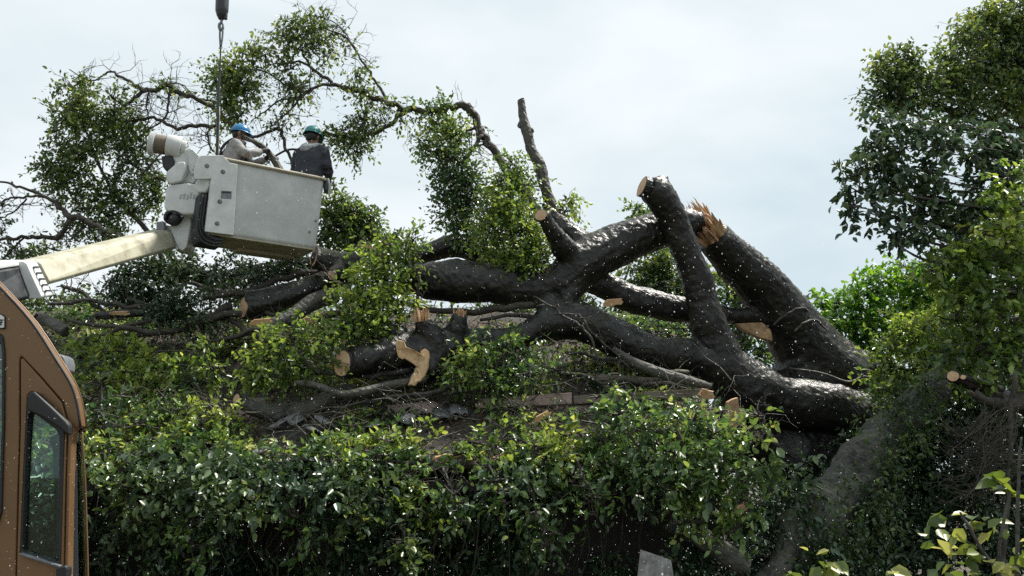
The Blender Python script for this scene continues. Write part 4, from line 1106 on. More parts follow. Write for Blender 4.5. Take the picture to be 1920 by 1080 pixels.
# ================================================================== TREES BEHIND
def tree(label, base_px, base_Y, trunk_r, clumps, mat, seed, top=None, group=None, size=0.11, cover=2.3, tint=0.45, bark=BARK_GREY, name='leafy_tree', cat='tree', **kw):
    bx = P(base_px, 893, base_Y)
    e = empty(name, (bx.x, base_Y, 0), label, cat, group)
    g = random.Random(seed)
    mb = MB()
    cen = [P(c[0], c[1], c[4]) for c in clumps]
    top_ = max(c.z for c in cen)
    mean = sum(cen, Vector()) / len(cen)
    p0 = Vector((bx.x, base_Y, 0)); p3 = P(top[0], top[1], base_Y) if top else Vector((mean.x, mean.y, top_ * 0.9))
    trunk = [p0 + Vector((0, 0, -0.3)), p0.lerp(p3, .33) + Vector((g.gauss(0, .12), g.gauss(0, .12), 0)), p0.lerp(p3, .66) + Vector((g.gauss(0, .15), g.gauss(0, .15), 0)), p3]
    mb.tube(trunk, [trunk_r * 1.25, trunk_r * .9, trunk_r * .6, trunk_r * .15], 10, 5)
    mb.build('trunk', bark, e)
    tp, tr_ = catmull(trunk, [trunk_r * 1.25, trunk_r * .9, trunk_r * .6, trunk_r * .15], 8)
    mb = MB()
    for c in cen:
        cand = [(abs((c - q).length - 0.2) + max(0, q.z - c.z) * 2, i) for i, q in enumerate(tp)]
        i = min(cand)[1]
        q = tp[i]
        m_ = q.lerp(c, .5) + Vector((g.gauss(0, .12), g.gauss(0, .12), -.08))
        r0 = min(tr_[i] * .6, .02 + .035 * (c - q).length)
        mb.tube([q, m_, c], [r0, r0 * .7, r0 * .25], 6, 4)
    mb.build('limbs', bark, e)
    L = Leafage(seed)
    for c in clumps:
        d = dict(kw); d.update(c[5] if len(c) > 5 else {})
        cv = d.pop('cover', cover); sz = d.pop('size', size); tn = d.pop('tint', tint)
        L.pclump(c[0], c[1], c[2], c[3], c[4], cover=cv, size=sz, tint=tn, **d)
    L.build('crown', mat, e)
    L.twig_mesh('twigs', bark, e, 0.35, 0.006)
    return e

BG = 'trees beyond the house'
leafy('leafy_branch', 'row of broad leaved sprays spilling over the eave across the middle', 'leafy branch', P(700, 900, 10.7), [[(500, 872, 3, 10.75), (640, 862, 3, 10.7), (780, 868, 2, 10.7)]],
      [(x_, 868 + 22 * math.sin(x_ * .05), 46, 20 + 6 * math.sin(x_ * .11), 10.72 + .12 * math.sin(x_ * .07), {'tint': .45 + .25 * math.sin(x_ * .031)}) for x_ in range(440, 1180, 46)], LEAF_MID, 151, size=.10, cover=.8, length=.16, twig_n=9, twig_L=.35, shell=.8)
leafy('leafy_branch', 'row of dark glossy sprays spilling over the eave beside the cab', 'leafy branch', P(300, 900, 10.7), [[(160, 880, 3, 10.75), (300, 872, 3, 10.7), (430, 878, 2, 10.7)]],
      [(x_, 850 + 14 * math.sin(x_ * .06), 44, 26, 10.7 + .12 * math.sin(x_ * .07), {'tint': .5 + .25 * math.sin(x_ * .041)}) for x_ in range(170, 460, 44)], LEAF_MID, 152, size=.095, cover=.9, length=.18, twig_n=9, twig_L=.35, shell=.8)
tree('round dark tree showing just right of the bucket, behind the logs', 650, 17.0, .16,
     [(630, 380, 22, 30, 17), (650, 400, 46, 40, 17), (610, 420, 40, 40, 17), (690, 420, 44, 36, 17), (650, 440, 50, 30, 17), (720, 445, 34, 24, 17), (625, 350, 12, 20, 17, {'cover': 1.4}), (680, 460, 50, 20, 17), (740, 465, 40, 16, 17)], LEAF_DARK, 81, group=BG, tint=.5)
tree('round green tree seen through the gap between upright limb and forked limb', 1240, 18.5, .16,
     [(1220, 480, 34, 30, 18.5), (1200, 510, 44, 34, 18.5), (1250, 500, 50, 40, 18.5), (1240, 540, 60, 34, 18.5), (1290, 540, 40, 40, 18.5), (1180, 545, 40, 24, 18.5), (1200, 580, 50, 26, 18.5), (1270, 600, 50, 26, 18.5), (1220, 620, 60, 22, 18.5), (1270, 640, 50, 20, 18.5)], LEAF_DARK, 82, group=BG, tint=.55)
tree('small tree poking up behind the sawn top of the upright limb', 1200, 19.5, .10,
     [(1195, 385, 18, 18, 19.5, {'cover': 1.7}), (1208, 405, 26, 18, 19.5), (1195, 420, 20, 14, 19.5), (1225, 420, 20, 14, 19.5)], LEAF_MID, 83, group=BG, tint=.5)
tree('green tree filling the gap right of the upright limb, under the snapped trunk', 1380, 18.0, .14,
     [(1345, 520, 26, 24, 18), (1370, 545, 36, 26, 18), (1400, 570, 36, 26, 18), (1360, 590, 40, 24, 18), (1400, 620, 40, 24, 18), (1430, 650, 40, 26, 18), (1390, 665, 40, 22, 18), (1440, 690, 30, 20, 18, {'cover': 1.6}), (1320, 500, 12, 20, 18, {'cover': 1.3}), (1415, 470, 7, 12, 17, {'cover': 1.0})], LEAF_MID, 84, group=BG, tint=.5)
tree('low dark tree behind the boom collar and the cab roof', 60, 17.5, .12,
     [(110, 560, 34, 20, 17.5, {'cover': 1.6}), (150, 575, 44, 20, 17.5), (60, 580, 50, 20, 17.5), (0, 560, 50, 30, 17.5), (200, 575, 34, 16, 17.5, {'cover': 1.5}), (-80, 560, 70, 40, 17.5)], LEAF_DARK, 85, group=BG, tint=.45)
tree('dark tree far behind the level limbs, mostly hidden by them', 880, 19.0, .12,
     [(830, 590, 40, 16, 19, {'cover': 1.5}), (880, 600, 40, 14, 19), (800, 575, 26, 14, 19, {'cover': 1.4}), (960, 585, 44, 18, 19), (1020, 590, 40, 20, 19), (910, 575, 30, 12, 19, {'cover': 1.3}), (1090, 560, 30, 20, 19), (740, 610, 40, 20, 19), (1110, 590, 40, 20, 19), (480, 560, 60, 20, 19), (560, 600, 60, 20, 19)], LEAF_DARK, 86, group=BG, tint=.5)

# right hand side
tree('tall dense tree towering up the right edge with small olive green leaves', 1990, 13.9, .16,
     [(1860, 40, 70, 46, 13.5), (1820, 75, 34, 30, 13.3, {'tint': .65}), (1900, 10, 50, 40, 13.5), (1810, 50, 22, 20, 13.2, {'cover': 1.5}), (1780, 110, 40, 24, 13.2), (1700, 120, 60, 34, 13.0, {'tint': .6}), (1660, 115, 26, 26, 13.0), (1720, 155, 60, 34, 13.0), (1670, 165, 34, 34, 13.0, {'tint': .4}), (1790, 150, 60, 40, 13.2, {'tint': .65}), (1850, 120, 60, 50, 13.4), (1900, 110, 50, 60, 13.5, {'tint': .35}), (1880, 190, 60, 50, 13.3, {'tint': .6}), (1640, 190, 22, 26, 13.0), (1690, 195, 40, 24, 13.0), (1810, 200, 50, 30, 13.2), (1920, 60, 60, 60, 13.6), (1960, 150, 60, 90, 13.6), (1750, 190, 30, 24, 13.1, {'cover': 1.5})],
     LEAF_DARK, 91, size=.082, cover=2.5, tint=.6, gap=0.12, top=(1900, 40))
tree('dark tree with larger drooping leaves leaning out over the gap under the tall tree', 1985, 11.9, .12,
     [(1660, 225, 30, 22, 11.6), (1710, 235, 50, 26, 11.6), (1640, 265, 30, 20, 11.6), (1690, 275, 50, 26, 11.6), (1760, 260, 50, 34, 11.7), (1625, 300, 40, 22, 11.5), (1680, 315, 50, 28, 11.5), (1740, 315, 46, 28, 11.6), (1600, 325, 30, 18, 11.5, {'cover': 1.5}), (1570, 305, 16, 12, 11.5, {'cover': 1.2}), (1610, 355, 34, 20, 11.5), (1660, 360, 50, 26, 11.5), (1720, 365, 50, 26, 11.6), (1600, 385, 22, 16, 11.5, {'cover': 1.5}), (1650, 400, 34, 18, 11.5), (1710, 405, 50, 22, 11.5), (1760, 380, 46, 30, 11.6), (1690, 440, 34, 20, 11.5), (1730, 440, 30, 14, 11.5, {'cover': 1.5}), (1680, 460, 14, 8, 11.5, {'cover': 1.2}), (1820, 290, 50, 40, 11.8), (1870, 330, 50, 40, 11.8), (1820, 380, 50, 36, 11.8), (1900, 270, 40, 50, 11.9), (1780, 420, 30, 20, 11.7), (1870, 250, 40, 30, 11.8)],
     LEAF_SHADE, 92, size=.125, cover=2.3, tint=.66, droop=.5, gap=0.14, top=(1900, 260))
tree('broad leaved tree with yellow green shoots at the right edge below the dark one', 1990, 11.3, .10,
     [(1890, 330, 34, 30, 11, {'tint': .6}), (1905, 380, 40, 34, 11), (1870, 420, 44, 34, 11, {'tint': .6}), (1900, 460, 40, 40, 11), (1830, 450, 40, 26, 11.2), (1790, 480, 40, 24, 11.2), (1850, 500, 50, 34, 11), (1800, 530, 50, 30, 11.2), (1900, 540, 40, 44, 11), (1850, 570, 50, 34, 11), (1760, 500, 34, 20, 11.3, {'tint': .6}), (1790, 590, 50, 34, 11.2), (1900, 620, 44, 40, 11), (1840, 640, 50, 34, 11), (1780, 650, 50, 34, 11.2, {'tint': .3}), (1900, 690, 40, 30, 11)],
     LEAF_BRIGHT, 93, size=.115, cover=2.3, tint=.42, droop=.45, top=(1920, 360))
tree('light green bushy tree behind the roots of the snapped trunk', 1620, 15.0, .14,
     [(1540, 560, 24, 16, 15, {'cover': 1.5}), (1570, 570, 44, 26, 15), (1620, 545, 50, 30, 15), (1670, 530, 50, 30, 15), (1720, 520, 44, 26, 15), (1590, 600, 50, 30, 15), (1650, 590, 60, 36, 15), (1710, 570, 50, 34, 15), (1610, 640, 50, 30, 15), (1670, 640, 60, 36, 15), (1560, 610, 26, 26, 15, {'cover': 1.7}), (1740, 560, 40, 34, 15), (1640, 520, 26, 14, 15, {'cover': 1.4}), (1700, 500, 26, 14, 15, {'cover': 1.5}), (1510, 555, 16, 12, 15.5, {'cover': 1})],
     LEAF_GREEN, 94, size=.11, cover=2.1, tint=.60)
tree('ragged olive shrub between the light green tree and the mossy leaning trunk', 1720, 13.2, .10,
     [(1680, 640, 40, 30, 13), (1720, 620, 46, 34, 13, {'tint': .6}), (1750, 660, 50, 36, 13), (1690, 690, 44, 30, 12.8), (1740, 710, 50, 30, 12.8), (1660, 680, 26, 24, 13), (1700, 740, 50, 26, 12.6), (1660, 730, 30, 20, 12.7), (1640, 690, 20, 14, 13, {'cover': 1.4}), (1690, 780, 34, 24, 12.3), (1760, 600, 40, 34, 13), (1780, 700, 40, 30, 12.6, {'tint': .3})],
     LEAF_BRIGHT, 95, size=.09, cover=2.2, tint=.40, name='shrub', cat='shrub')
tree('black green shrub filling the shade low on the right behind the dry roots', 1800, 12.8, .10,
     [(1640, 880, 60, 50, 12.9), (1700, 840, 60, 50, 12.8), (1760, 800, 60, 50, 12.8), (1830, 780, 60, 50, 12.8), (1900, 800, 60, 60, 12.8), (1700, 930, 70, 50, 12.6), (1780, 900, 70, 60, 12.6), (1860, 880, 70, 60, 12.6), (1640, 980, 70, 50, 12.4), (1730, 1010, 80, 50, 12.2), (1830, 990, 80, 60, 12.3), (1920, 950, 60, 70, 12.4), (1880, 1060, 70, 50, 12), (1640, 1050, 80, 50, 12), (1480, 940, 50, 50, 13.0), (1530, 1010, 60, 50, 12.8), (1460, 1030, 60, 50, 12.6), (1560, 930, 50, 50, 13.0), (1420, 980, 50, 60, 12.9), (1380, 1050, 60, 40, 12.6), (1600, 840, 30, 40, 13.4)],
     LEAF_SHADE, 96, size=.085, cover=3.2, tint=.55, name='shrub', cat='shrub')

tree('deep green tree filling in behind the broad leaved one at the right edge', 2060, 16.0, .14,
     [(1780, 500, 50, 44, 16), (1850, 470, 60, 50, 16), (1930, 480, 70, 60, 16), (1760, 580, 60, 50, 16), (1840, 570, 70, 60, 16), (1930, 580, 70, 60, 16), (1740, 650, 60, 50, 16), (1820, 660, 70, 60, 16), (1910, 670, 70, 60, 16), (1780, 740, 70, 50, 16), (1870, 750, 80, 50, 16), (1960, 740, 70, 60, 16), (1830, 410, 40, 30, 16), (1920, 400, 60, 40, 16)],
     LEAF_DARK, 98, group=BG, size=.13, cover=2.0, tint=.42, top=(1960, 420), gap=-.2)

# leaning mossy trunk with ivy on it
LT = empty('leaning_trunk', P(1480, 1060, 10.9), 'pale mossy leaning trunk, ivy on its right side, rising to the fallen roots', 'tree trunk')
lean = [(1450, 1120, 58, 10.8), (1495, 1040, 50, 10.9), (1548, 960, 44, 11.1), (1602, 890, 39, 11.4), (1658, 820, 34, 11.8), (1712, 760, 29, 12.1), (1766, 700, 24, 12.4), (1800, 640, 18, 12.6)]
trunk_part('trunk', [lean, [(1440, 1110, 30, 10.5), (1480, 1000, 26, 10.6), (1500, 950, 12, 10.8)]], IVYBARK, LT, 0.024, 0.13, 0.013)
L = Leafage(97)
for c in [(1560, 1000, 40, 50, 10.7), (1610, 930, 40, 44, 11.0), (1660, 860, 40, 44, 11.3), (1710, 800, 40, 34, 11.6), (1540, 1060, 50, 40, 10.5), (1600, 1040, 50, 40, 10.7), (1650, 960, 40, 44, 11.0), (1690, 760, 34, 24, 11.7), (1500, 1070, 40, 24, 10.4), (1730, 740, 40, 30, 11.8)]:
    L.pclump(*c, cover=1.5, size=.07, tint=.36, depth=.3)
L.build('ivy', LEAF_DARK, LT)

# tangle of dry roots
DR = empty('dry_branch', P(1830, 960, 10.6), 'tangle of thin dry brown twigs hanging at the right edge above the yellow leaves', 'branch')
r_ = random.Random(12); mb = MB()
for k in range(120):
    a = P(r_.uniform(1840, 1930), r_.uniform(740, 900), 10.6 + r_.uniform(-.4, .4))
    b_ = P(r_.uniform(1740, 1860), r_.uniform(760, 960), 10.6 + r_.uniform(-.5, .4))
    m1 = a.lerp(b_, .35) + Vector((r_.gauss(0, .08), r_.gauss(0, .1), -r_.uniform(.0, .25)))
    m2 = a.lerp(b_, .7) + Vector((r_.gauss(0, .08), r_.gauss(0, .1), -r_.uniform(.05, .3)))
    mb.tube([a, m1, m2, b_], [.006, .0045, .0035, .002], 4, 3, False)
mb.build('twigs', TWIG, DR)
for sp in ([(1930, 740, 16, 10.9), (1880, 760, 12, 10.8), (1840, 745, 8, 10.7), (1815, 735, 4, 10.7)], [(1900, 700, 5, 10.6), (1895, 800, 5, 10.6), (1890, 900, 4, 10.5), (1885, 1000, 4, 10.4), (1880, 1090, 4, 10.4)]):
    branch_part('branch', sp, TWIG, DR, r_, .02)

# near plant with broad yellow-green leaves
def near_plant(label, stems, tufts, seed, size):
    e = empty('broad_leaved_plant', P(stems[0][0][0], stems[0][0][1], stems[0][0][3]), label, 'plant', 'broad leaved shoots near the camera')
    rr = random.Random(seed)
    for s_ in stems: branch_part('stem', s_, BARK_GREY, e, rr, .004, 6)
    g = np.random.default_rng(seed); p, a, n_, s, t = [], [], [], [], []
    for (px, py, Y, k, rad) in tufts:
        c = P(px, py, Y)
        for i in range(k):
            th = g.uniform(0, 6.28)
            d = np.array([math.cos(th), math.sin(th) * .7, g.normal(-.35, .5)])
            o_ = g.normal(0, M(rad, Y) * .55, 3)
            p.append(np.array(c) + o_); a.append(d)
            nn = g.normal(0, .5, 3); nn[2] += .9; n_.append(nn)
            s.append(size * g.uniform(.55, 1.25)); t.append(g.uniform(.05, 1) ** 1.1)
    leaves('leaves', np.array(p), np.array(a), np.array(n_), np.array(s), np.array(t), LEAF_NEAR, e, wid=.66, fold=.12)
near_plant('tall shoots with broad yellow green leaves at the bottom right corner',
           [[(1900, 1200, 5, 5.0), (1880, 1090, 4, 5), (1840, 1030, 3.6, 5), (1815, 985, 3, 5), (1800, 960, 2, 5)], [(1870, 1100, 4, 5.1), (1875, 1020, 3.6, 5.1), (1885, 960, 3, 5.1), (1892, 920, 2.4, 5.1), (1880, 900, 2, 5.1)], [(1905, 1150, 5, 4.9), (1908, 1000, 4, 4.9), (1910, 880, 3, 4.9), (1915, 820, 2, 4.9)]],
           [(1770, 985, 5.0, 9, 26), (1800, 1030, 5.0, 8, 26), (1765, 1025, 5.0, 7, 20), (1845, 975, 5.0, 8, 24), (1860, 1000, 5.1, 6, 26), (1860, 905, 5.1, 7, 18), (1890, 915, 5.1, 7, 18), (1790, 1075, 4.9, 7, 24), (1840, 1070, 4.9, 8, 30), (1900, 1060, 4.9, 8, 24), (1915, 1030, 4.9, 6, 18)], 5, .10)
near_plant('small tuft of yellow leaves at the bottom edge left of the bottom right corner',
           [[(1560, 1180, 3, 5.2), (1555, 1100, 2.6, 5.2), (1548, 1050, 2, 5.2)], [(1670, 1180, 3, 5.2), (1672, 1120, 2.5, 5.2), (1672, 1075, 2, 5.2)]],
           [(1545, 1045, 5.2, 8, 20), (1560, 1070, 5.2, 7, 22), (1535, 1070, 5.2, 5, 16), (1672, 1078, 5.2, 7, 12), (1468, 1078, 5.3, 4, 8)], 6, .10)

# ================================================================== BUCKET LIFT
BP = paint_mat('worn_white_fibreglass', (0.41, 0.43, 0.41), (0.60, 0.615, 0.60), rough=0.5, scale=2.6, chips=(0.72, 0.73, 0.70), chip_thr=0.05, chip_scale=26)
BP2 = paint_mat('white_lift_paint', (0.48, 0.50, 0.485), (0.64, 0.65, 0.63), rough=0.42, scale=5)
BEIGE = paint_mat('beige_bounce_and_rim', (0.30, 0.27, 0.20), (0.44, 0.40, 0.31), rough=0.6, scale=6)  # rim beige; underside bounce light is put into the same colour
CREAM = paint_mat('dirty_cream_boom', (0.22, 0.205, 0.13), (0.43, 0.41, 0.31), rough=0.5, scale=5, bumpy=0.1, lo=0.25, hi=0.6)
DKM = paint_mat('dark_steel', (0.012, 0.014, 0.016), (0.035, 0.038, 0.042), rough=0.4, scale=6)
GREYM = paint_mat('grey_steel', (0.10, 0.11, 0.12), (0.22, 0.23, 0.24), rough=0.45, scale=8)
RUB = paint_mat('black_rubber', (0.006, 0.006, 0.007), (0.02, 0.02, 0.021), rough=0.55, scale=12)
ROPE = wood_mat('winch_rope', (0.14, 0.11, 0.08), (0.30, 0.25, 0.19), scale=(40, 40, 40))

LIFT = empty('bucket_lift', P(120, 520, 9.6), 'white two person lift bucket on a dirty cream telescopic boom, winch at its left', 'bucket lift')
p0, p1 = P(428, 300, 12.4), P(616, 331, 13.3)
E = Vector((p1.x - p0.x, p1.y - p0.y, 0)).normalized()
NB = Vector((-E.y, E.x, 0))           # inward, away from the camera
Z = Vector((0, 0, 1))
def fp(px, py, off=0.0):              # point on the bucket's front plane, off metres in front of it
    return PP(px, py, p0 - NB * off, NB)
def fprism(name, poly, off, thick, mat, parent=LIFT, bevel=0.012, smooth=True):
    fr = [fp(a, b, off) for a, b in poly]
    bk = [q + NB * thick for q in fr]
    return MB().prism(fr, bk).build(name, mat, parent, smooth, bevel)

bl, br_, tl, tr2 = fp(386, 437), fp(595, 463), fp(404, 297), fp(611, 333)
tl.z = tr2.z = (tl.z + tr2.z) / 2 + 0.0; bl.z = br_.z = (bl.z + br_.z) / 2
DEP = 0.78
def ring(a, b_, inset, dep, z, n=5, rad=0.09):
    """rounded rectangle in plan"""
    L_ = (b_ - a).length
    c2 = []
    for cx, cy, a0 in ((rad, rad, 180), (L_ - rad, rad, 270), (L_ - rad, dep - rad, 0), (rad, dep - rad, 90)):
        for k in range(n + 1):
            t_ = R(a0 + 90 * k / n)
            c2.append((cx + (rad - inset) * math.cos(t_), cy + (rad - inset) * math.sin(t_)))
    return [Vector((a.x, a.y, z)) + E * u + NB * v for u, v in c2]
def build_bucket():
    rings = [ring(bl, br_, 0.03, DEP - 0.04, bl.z), ring(bl, br_, 0.008, DEP - .04, bl.z + 0.02), ring(bl, br_, 0.0, DEP - .04, bl.z + .05),
             ring(tl, tr2, 0.0, DEP, tl.z - 0.03), ring(tl, tr2, 0.04, DEP, tl.z - 0.03), ring(bl, br_, 0.05, DEP - .04, bl.z + .06)]
    V, Fc = [], []
    k = len(rings[0])
    for r__ in rings: V += r__
    for i in range(len(rings) - 1):
        for j in range(k):
            j2 = (j + 1) % k
            Fc.append((i * k + j, i * k + j2, (i + 1) * k + j2, (i + 1) * k + j))
    Fc.append(tuple(reversed(range(k))))
    Fc.append(tuple((len(rings) - 1) * k + j for j in range(k)))
    mb = MB(); mb.add(V, Fc)
    bk = mb.build('bucket', BP, LIFT, smooth=True)
    es = bk.modifiers.new('es', 'EDGE_SPLIT'); es.split_angle = R(40)
    # rolled rim
    mb = MB()
    rr = [ring(tl, tr2, -0.035, DEP, tl.z - 0.035), ring(tl, tr2, -0.045, DEP, tl.z - 0.015), ring(tl, tr2, -0.04, DEP, tl.z + 0.008), ring(tl, tr2, 0.0, DEP, tl.z + 0.014), ring(tl, tr2, 0.045, DEP, tl.z + 0.004), ring(tl, tr2, 0.045, DEP, tl.z - 0.035)]
    V, Fc = [], []
    for r__ in rr: V += r__
    for i in range(len(rr)):
        i2 = (i + 1) % len(rr)
        for j in range(k):
            j2 = (j + 1) % k
            Fc.append((i * k + j, i * k + j2, i2 * k + j2, i2 * k + j))
    mb.add(V, Fc); mb.build('rim', BEIGE, bk)
    # underside pan, set a little below the shell
    mb = MB()
    a = bl + E * 0.02 + NB * 0.01; L_ = (br_ - bl).length - 0.04
    q = [a, a + E * L_, a + E * L_ + NB * (DEP - .08), a + NB * (DEP - .08)]
    mb.prism([v - Z * 0.004 for v in q], [v - Z * 0.03 for v in q]); mb.build('bottom_pan', BEIGE, bk, smooth=False)
    mb = MB(); a = bl + E * 0.62 + NB * 0.5
    q = [a, a + E * .9, a + E * .9 + NB * .22, a + NB * .22]
    mb.prism([v - Z * 0.034 for v in q], [v - Z * 0.085 for v in q]); mb.build('step_rail', BEIGE, bk, smooth=False)
    # mounting plate with its bolts and window
    plate = [(372, 296), (378, 291), (418, 291), (431, 305), (446, 308), (438, 441), (384, 434), (396, 335), (366, 336), (364, 318)]
    pl = fprism('mounting_plate', plate, 0.05, 0.047, BP2, bevel=0.008)
    for (bx, by) in ((388, 311), (418, 322), (412, 378), (407, 419)):
        c = fp(bx, by, 0.05)
        mb = MB(); mb.tube([c - NB * 0.022, c + NB * 0.005], [0.021, 0.021], 6); mb.tube([c - NB * 0.006, c + NB * 0.005], [0.034, 0.034], 14)
        mb.build('bolt', GREYM, pl, smooth=False)
    for (bx, by) in ((580, 435), (592, 414)):
        c = fp(bx, by, 0.0); mb = MB(); mb.tube([c - NB * .015, c + NB * .005], [.02, .02], 6); mb.build('bolt', GREYM, bk, smooth=False)
    # window recess: dark backed frame
    fprism('plate_window', [(415, 357), (435, 358), (434, 373), (414, 372)], 0.054, 0.006, GREYM, pl, bevel=0.002)
    fprism('plate_window_lip', [(416.5, 358.5), (433, 359.3), (432.6, 362), (416, 361)], 0.062, 0.010, RUB, pl, bevel=0.001)
    # end box of the bucket beside the joint and the hoses
    fprism('end_frame', [(376, 362), (391, 350), (386, 432), (416, 446), (415, 462), (372, 455), (368, 430)], -0.05, 0.30, RUB, bevel=0.02)
    hoses = [[(380, 365), (376, 400), (374, 428), (384, 448), (402, 456), (416, 455)], [(386, 366), (381, 400), (379, 426), (390, 442), (404, 449), (418, 450)], [(375, 380), (371, 410), (370, 432), (378, 452), (398, 461), (414, 460)]]
    for h_ in hoses:
        mb = MB(); mb.tube([fp(a, b, 0.03) for a, b in h_], 0.016, 8, 5); mb.build('hose', RUB, LIFT)
    return bk
BUCKET = build_bucket()

# joint, winch and boom tip
def yprism(name, poly, Y, thick, mat, bevel=0.02, parent=LIFT, seg=3):
    return prism_px(name, poly, Y, thick, mat, parent, bevel=bevel, seg=seg)
rot = yprism('rotator_housing', [(310, 352), (318, 345), (350, 342), (381, 346), (383, 395), (372, 402), (340, 402), (312, 396), (306, 388)], 12.45, 0.42, BP2, 0.07)
yprism('link_block', [(366, 338), (378, 333), (394, 334), (393, 348), (386, 361), (370, 361), (364, 352)], 12.25, 0.16, BP2, 0.03)
yprism('bracket', [(324, 286), (348, 280), (357, 277), (372, 293), (371, 310), (364, 343), (322, 344), (312, 330), (311, 318), (322, 318)], 12.55, 0.3, BP2, 0.02)
yprism('bracket_foot', [(311, 322), (332, 304), (346, 302), (348, 318), (340, 340), (318, 345), (311, 338)], 12.42, 0.16, BP2, 0.025)
yprism('bracket_cheek', [(352, 284), (360, 279), (372, 291), (366, 322), (360, 328), (354, 318)], 12.5, 0.06, BP, 0.01)
for (bx, by) in ((366, 312), (363, 318)):
    c = P(bx, by, 12.49); mb = MB(); mb.tube([c, c + Vector((0, .04, 0))], [.018, .018], 8); mb.build('bolt', GREYM, LIFT, smooth=False)
# faded illegible lettering on the rotator: slanted worn strokes
mb = MB()
for k in range(7):
    x = 336 + k * 6.2; hgt = (8, 10, 9, 11, 8, 10, 7)[k]
    q = [(x, 372 + (k % 3)), (x + 3.6, 372 + (k % 3)), (x + 5.4, 372 + (k % 3) - hgt), (x + 2, 372 + (k % 3) - hgt)]
    fr = [P(a, b, 12.443) for a, b in q]; mb.prism(fr, [v + Vector((0, .02, 0)) for v in fr])
mb.build('worn_lettering', paint_mat('faded_grey_lettering', (0.26, 0.27, 0.27), (0.46, 0.47, 0.46), rough=0.5, scale=30), rot, smooth=False)
# winch drum: axis nearly along x
def winch():
    a, b_ = P(283, 268, 12.5), P(350, 279, 12.62)
    ax = (b_ - a).normalized()
    def seg(t0, t1, r0, r1, name, mat, n=26):
        q0, q1 = a.lerp(b_, t0), a.lerp(b_, t1)
        mb = MB(); mb.tube([q0, q0.lerp(q1, .12), q0.lerp(q1, .88), q1], [r0 * .93, r0, r1, r1 * .93], n)
        o = mb.build(name, mat, LIFT); es = o.modifiers.new('es', 'EDGE_SPLIT'); es.split_angle = R(40); return o
    seg(-0.04, 0.12, .178, .178, 'winch_flange', BP2)
    # wound rope: ridged drum
    mb = MB(); pts, rad = [], []
    for i in range(40):
        t_ = 0.10 + 0.36 * i / 39
        pts.append(a.lerp(b_, t_)); rad.append(.138 + (.007 if i % 2 else 0))
    mb.tube(pts, rad, 24); mb.build('winch_rope', ROPE, LIFT)
    seg(0.45, 0.86, .172, .172, 'winch_housing', BP2)
    seg(0.86, 1.0, .12, .12, 'winch_cap', BP2)
    for k in range(5):
        t_ = 2 * math.pi * k / 5
        u = ax.orthogonal().normalized(); v = ax.cross(u)
        c = b_ + (u * math.cos(t_) + v * math.sin(t_)) * .085
        mb = MB(); mb.tube([c - ax * .01, c + ax * .012], [.013, .013], 6); mb.build('bolt', GREYM, LIFT, smooth=False)
winch()
yprism('winch_motor', [(301, 292), (320, 290), (326, 300), (324, 318), (310, 320), (304, 312)], 12.5, 0.2, RUB, 0.03)
yprism('boom_tip_bracket', [(330, 412), (345, 404), (357, 407), (358, 420), (350, 464), (341, 471), (334, 466), (318, 430), (317, 424)], 12.62, 0.34, BP2, 0.02)
yprism('boom_tip_bracket', [(306, 420), (318, 423), (336, 465), (330, 470), (312, 440)], 12.66, 0.26, BP, 0.01)
mb = MB(); c = P(325, 408, 12.55); mb.tube([c - Vector((.02, .05, 0)), c + Vector((.03, .34, .02))], [.115, .115], 20); mb.build('pivot_pin', DKM, LIFT)
mb = MB(); mb.tube([P(309, 412, 12.5), P(314, 400, 12.48), P(326, 396, 12.47), P(338, 402, 12.47), P(342, 412, 12.5)], .022, 8, 4); mb.build('hose', RUB, LIFT)
yprism('sensor_box', [(293, 416), (306, 414), (308, 428), (306, 432), (293, 431)], 12.5, 0.12, GREYM, 0.01)

def boom_section(name, pa, pb, Ya, Yb, mat, depth, bevel, parent=LIFT):
    """pa, pb: (top px, bottom px) at both ends"""
    fa = [P(*pa[0], Ya), P(*pa[1], Ya)]; fb = [P(*pb[0], Yb), P(*pb[1], Yb)]
    d = (fb[0] - fa[0]); side = Vector((-d.y, d.x, 0)).normalized()
    if side.x > 0: side = -side
    # flat faced box with chamfered edges, cross section lofted between the ends
    def sect(top, bot):
        h = (top - bot); c = bevel
        return [bot + h * c, bot + h * (1 - c), top + side * depth * c, top + side * depth * (1 - c), top + side * depth - h * c, bot + side * depth + h * c, bot + side * depth * (1 - c), bot + side * depth * c]
    A_, B2 = sect(*fa), sect(*fb)
    V = A_ + B2; n = 8
    Fc = [tuple(reversed(range(n))), tuple(range(n, 2 * n))] + [(i, (i + 1) % n, n + (i + 1) % n, n + i) for i in range(n)]
    mb = MB(); mb.add(V, Fc); return mb.build(name, mat, parent, smooth=False, bevel=0.012)
boom_section('boom', ((73, 488), (97, 534)), ((327, 427), (338, 466)), 9.7, 12.75, CREAM, 0.30, 0.16)
boom_section('boom_sleeve', ((-120, 524), (-110, 610)), ((52, 494), (76, 556)), 8.0, 9.6, DKM, 0.40, 0.10)
boom_section('boom_sleeve_top', ((-120, 506), (-118, 524)), ((54, 489), (56, 496)), 8.05, 9.62, BP2, 0.36, 0.1)
col = boom_section('boom_collar', ((48, 490), (80, 560)), ((68, 487), (101, 556)), 9.42, 9.62, BP2, 0.46, 0.06)
for k in range(5):
    for s_ in (0, 1):
        c = P(62 + 9 * s_ + k * 5.6, 503 + k * 11.0 - s_ * 2, 9.5)
        mb = MB(); mb.tube([c - Vector((.05, 0, 0)), c + Vector((.012, 0, 0))], [.012, .012], 7); mb.build('bolt', GREYM, col, smooth=False)

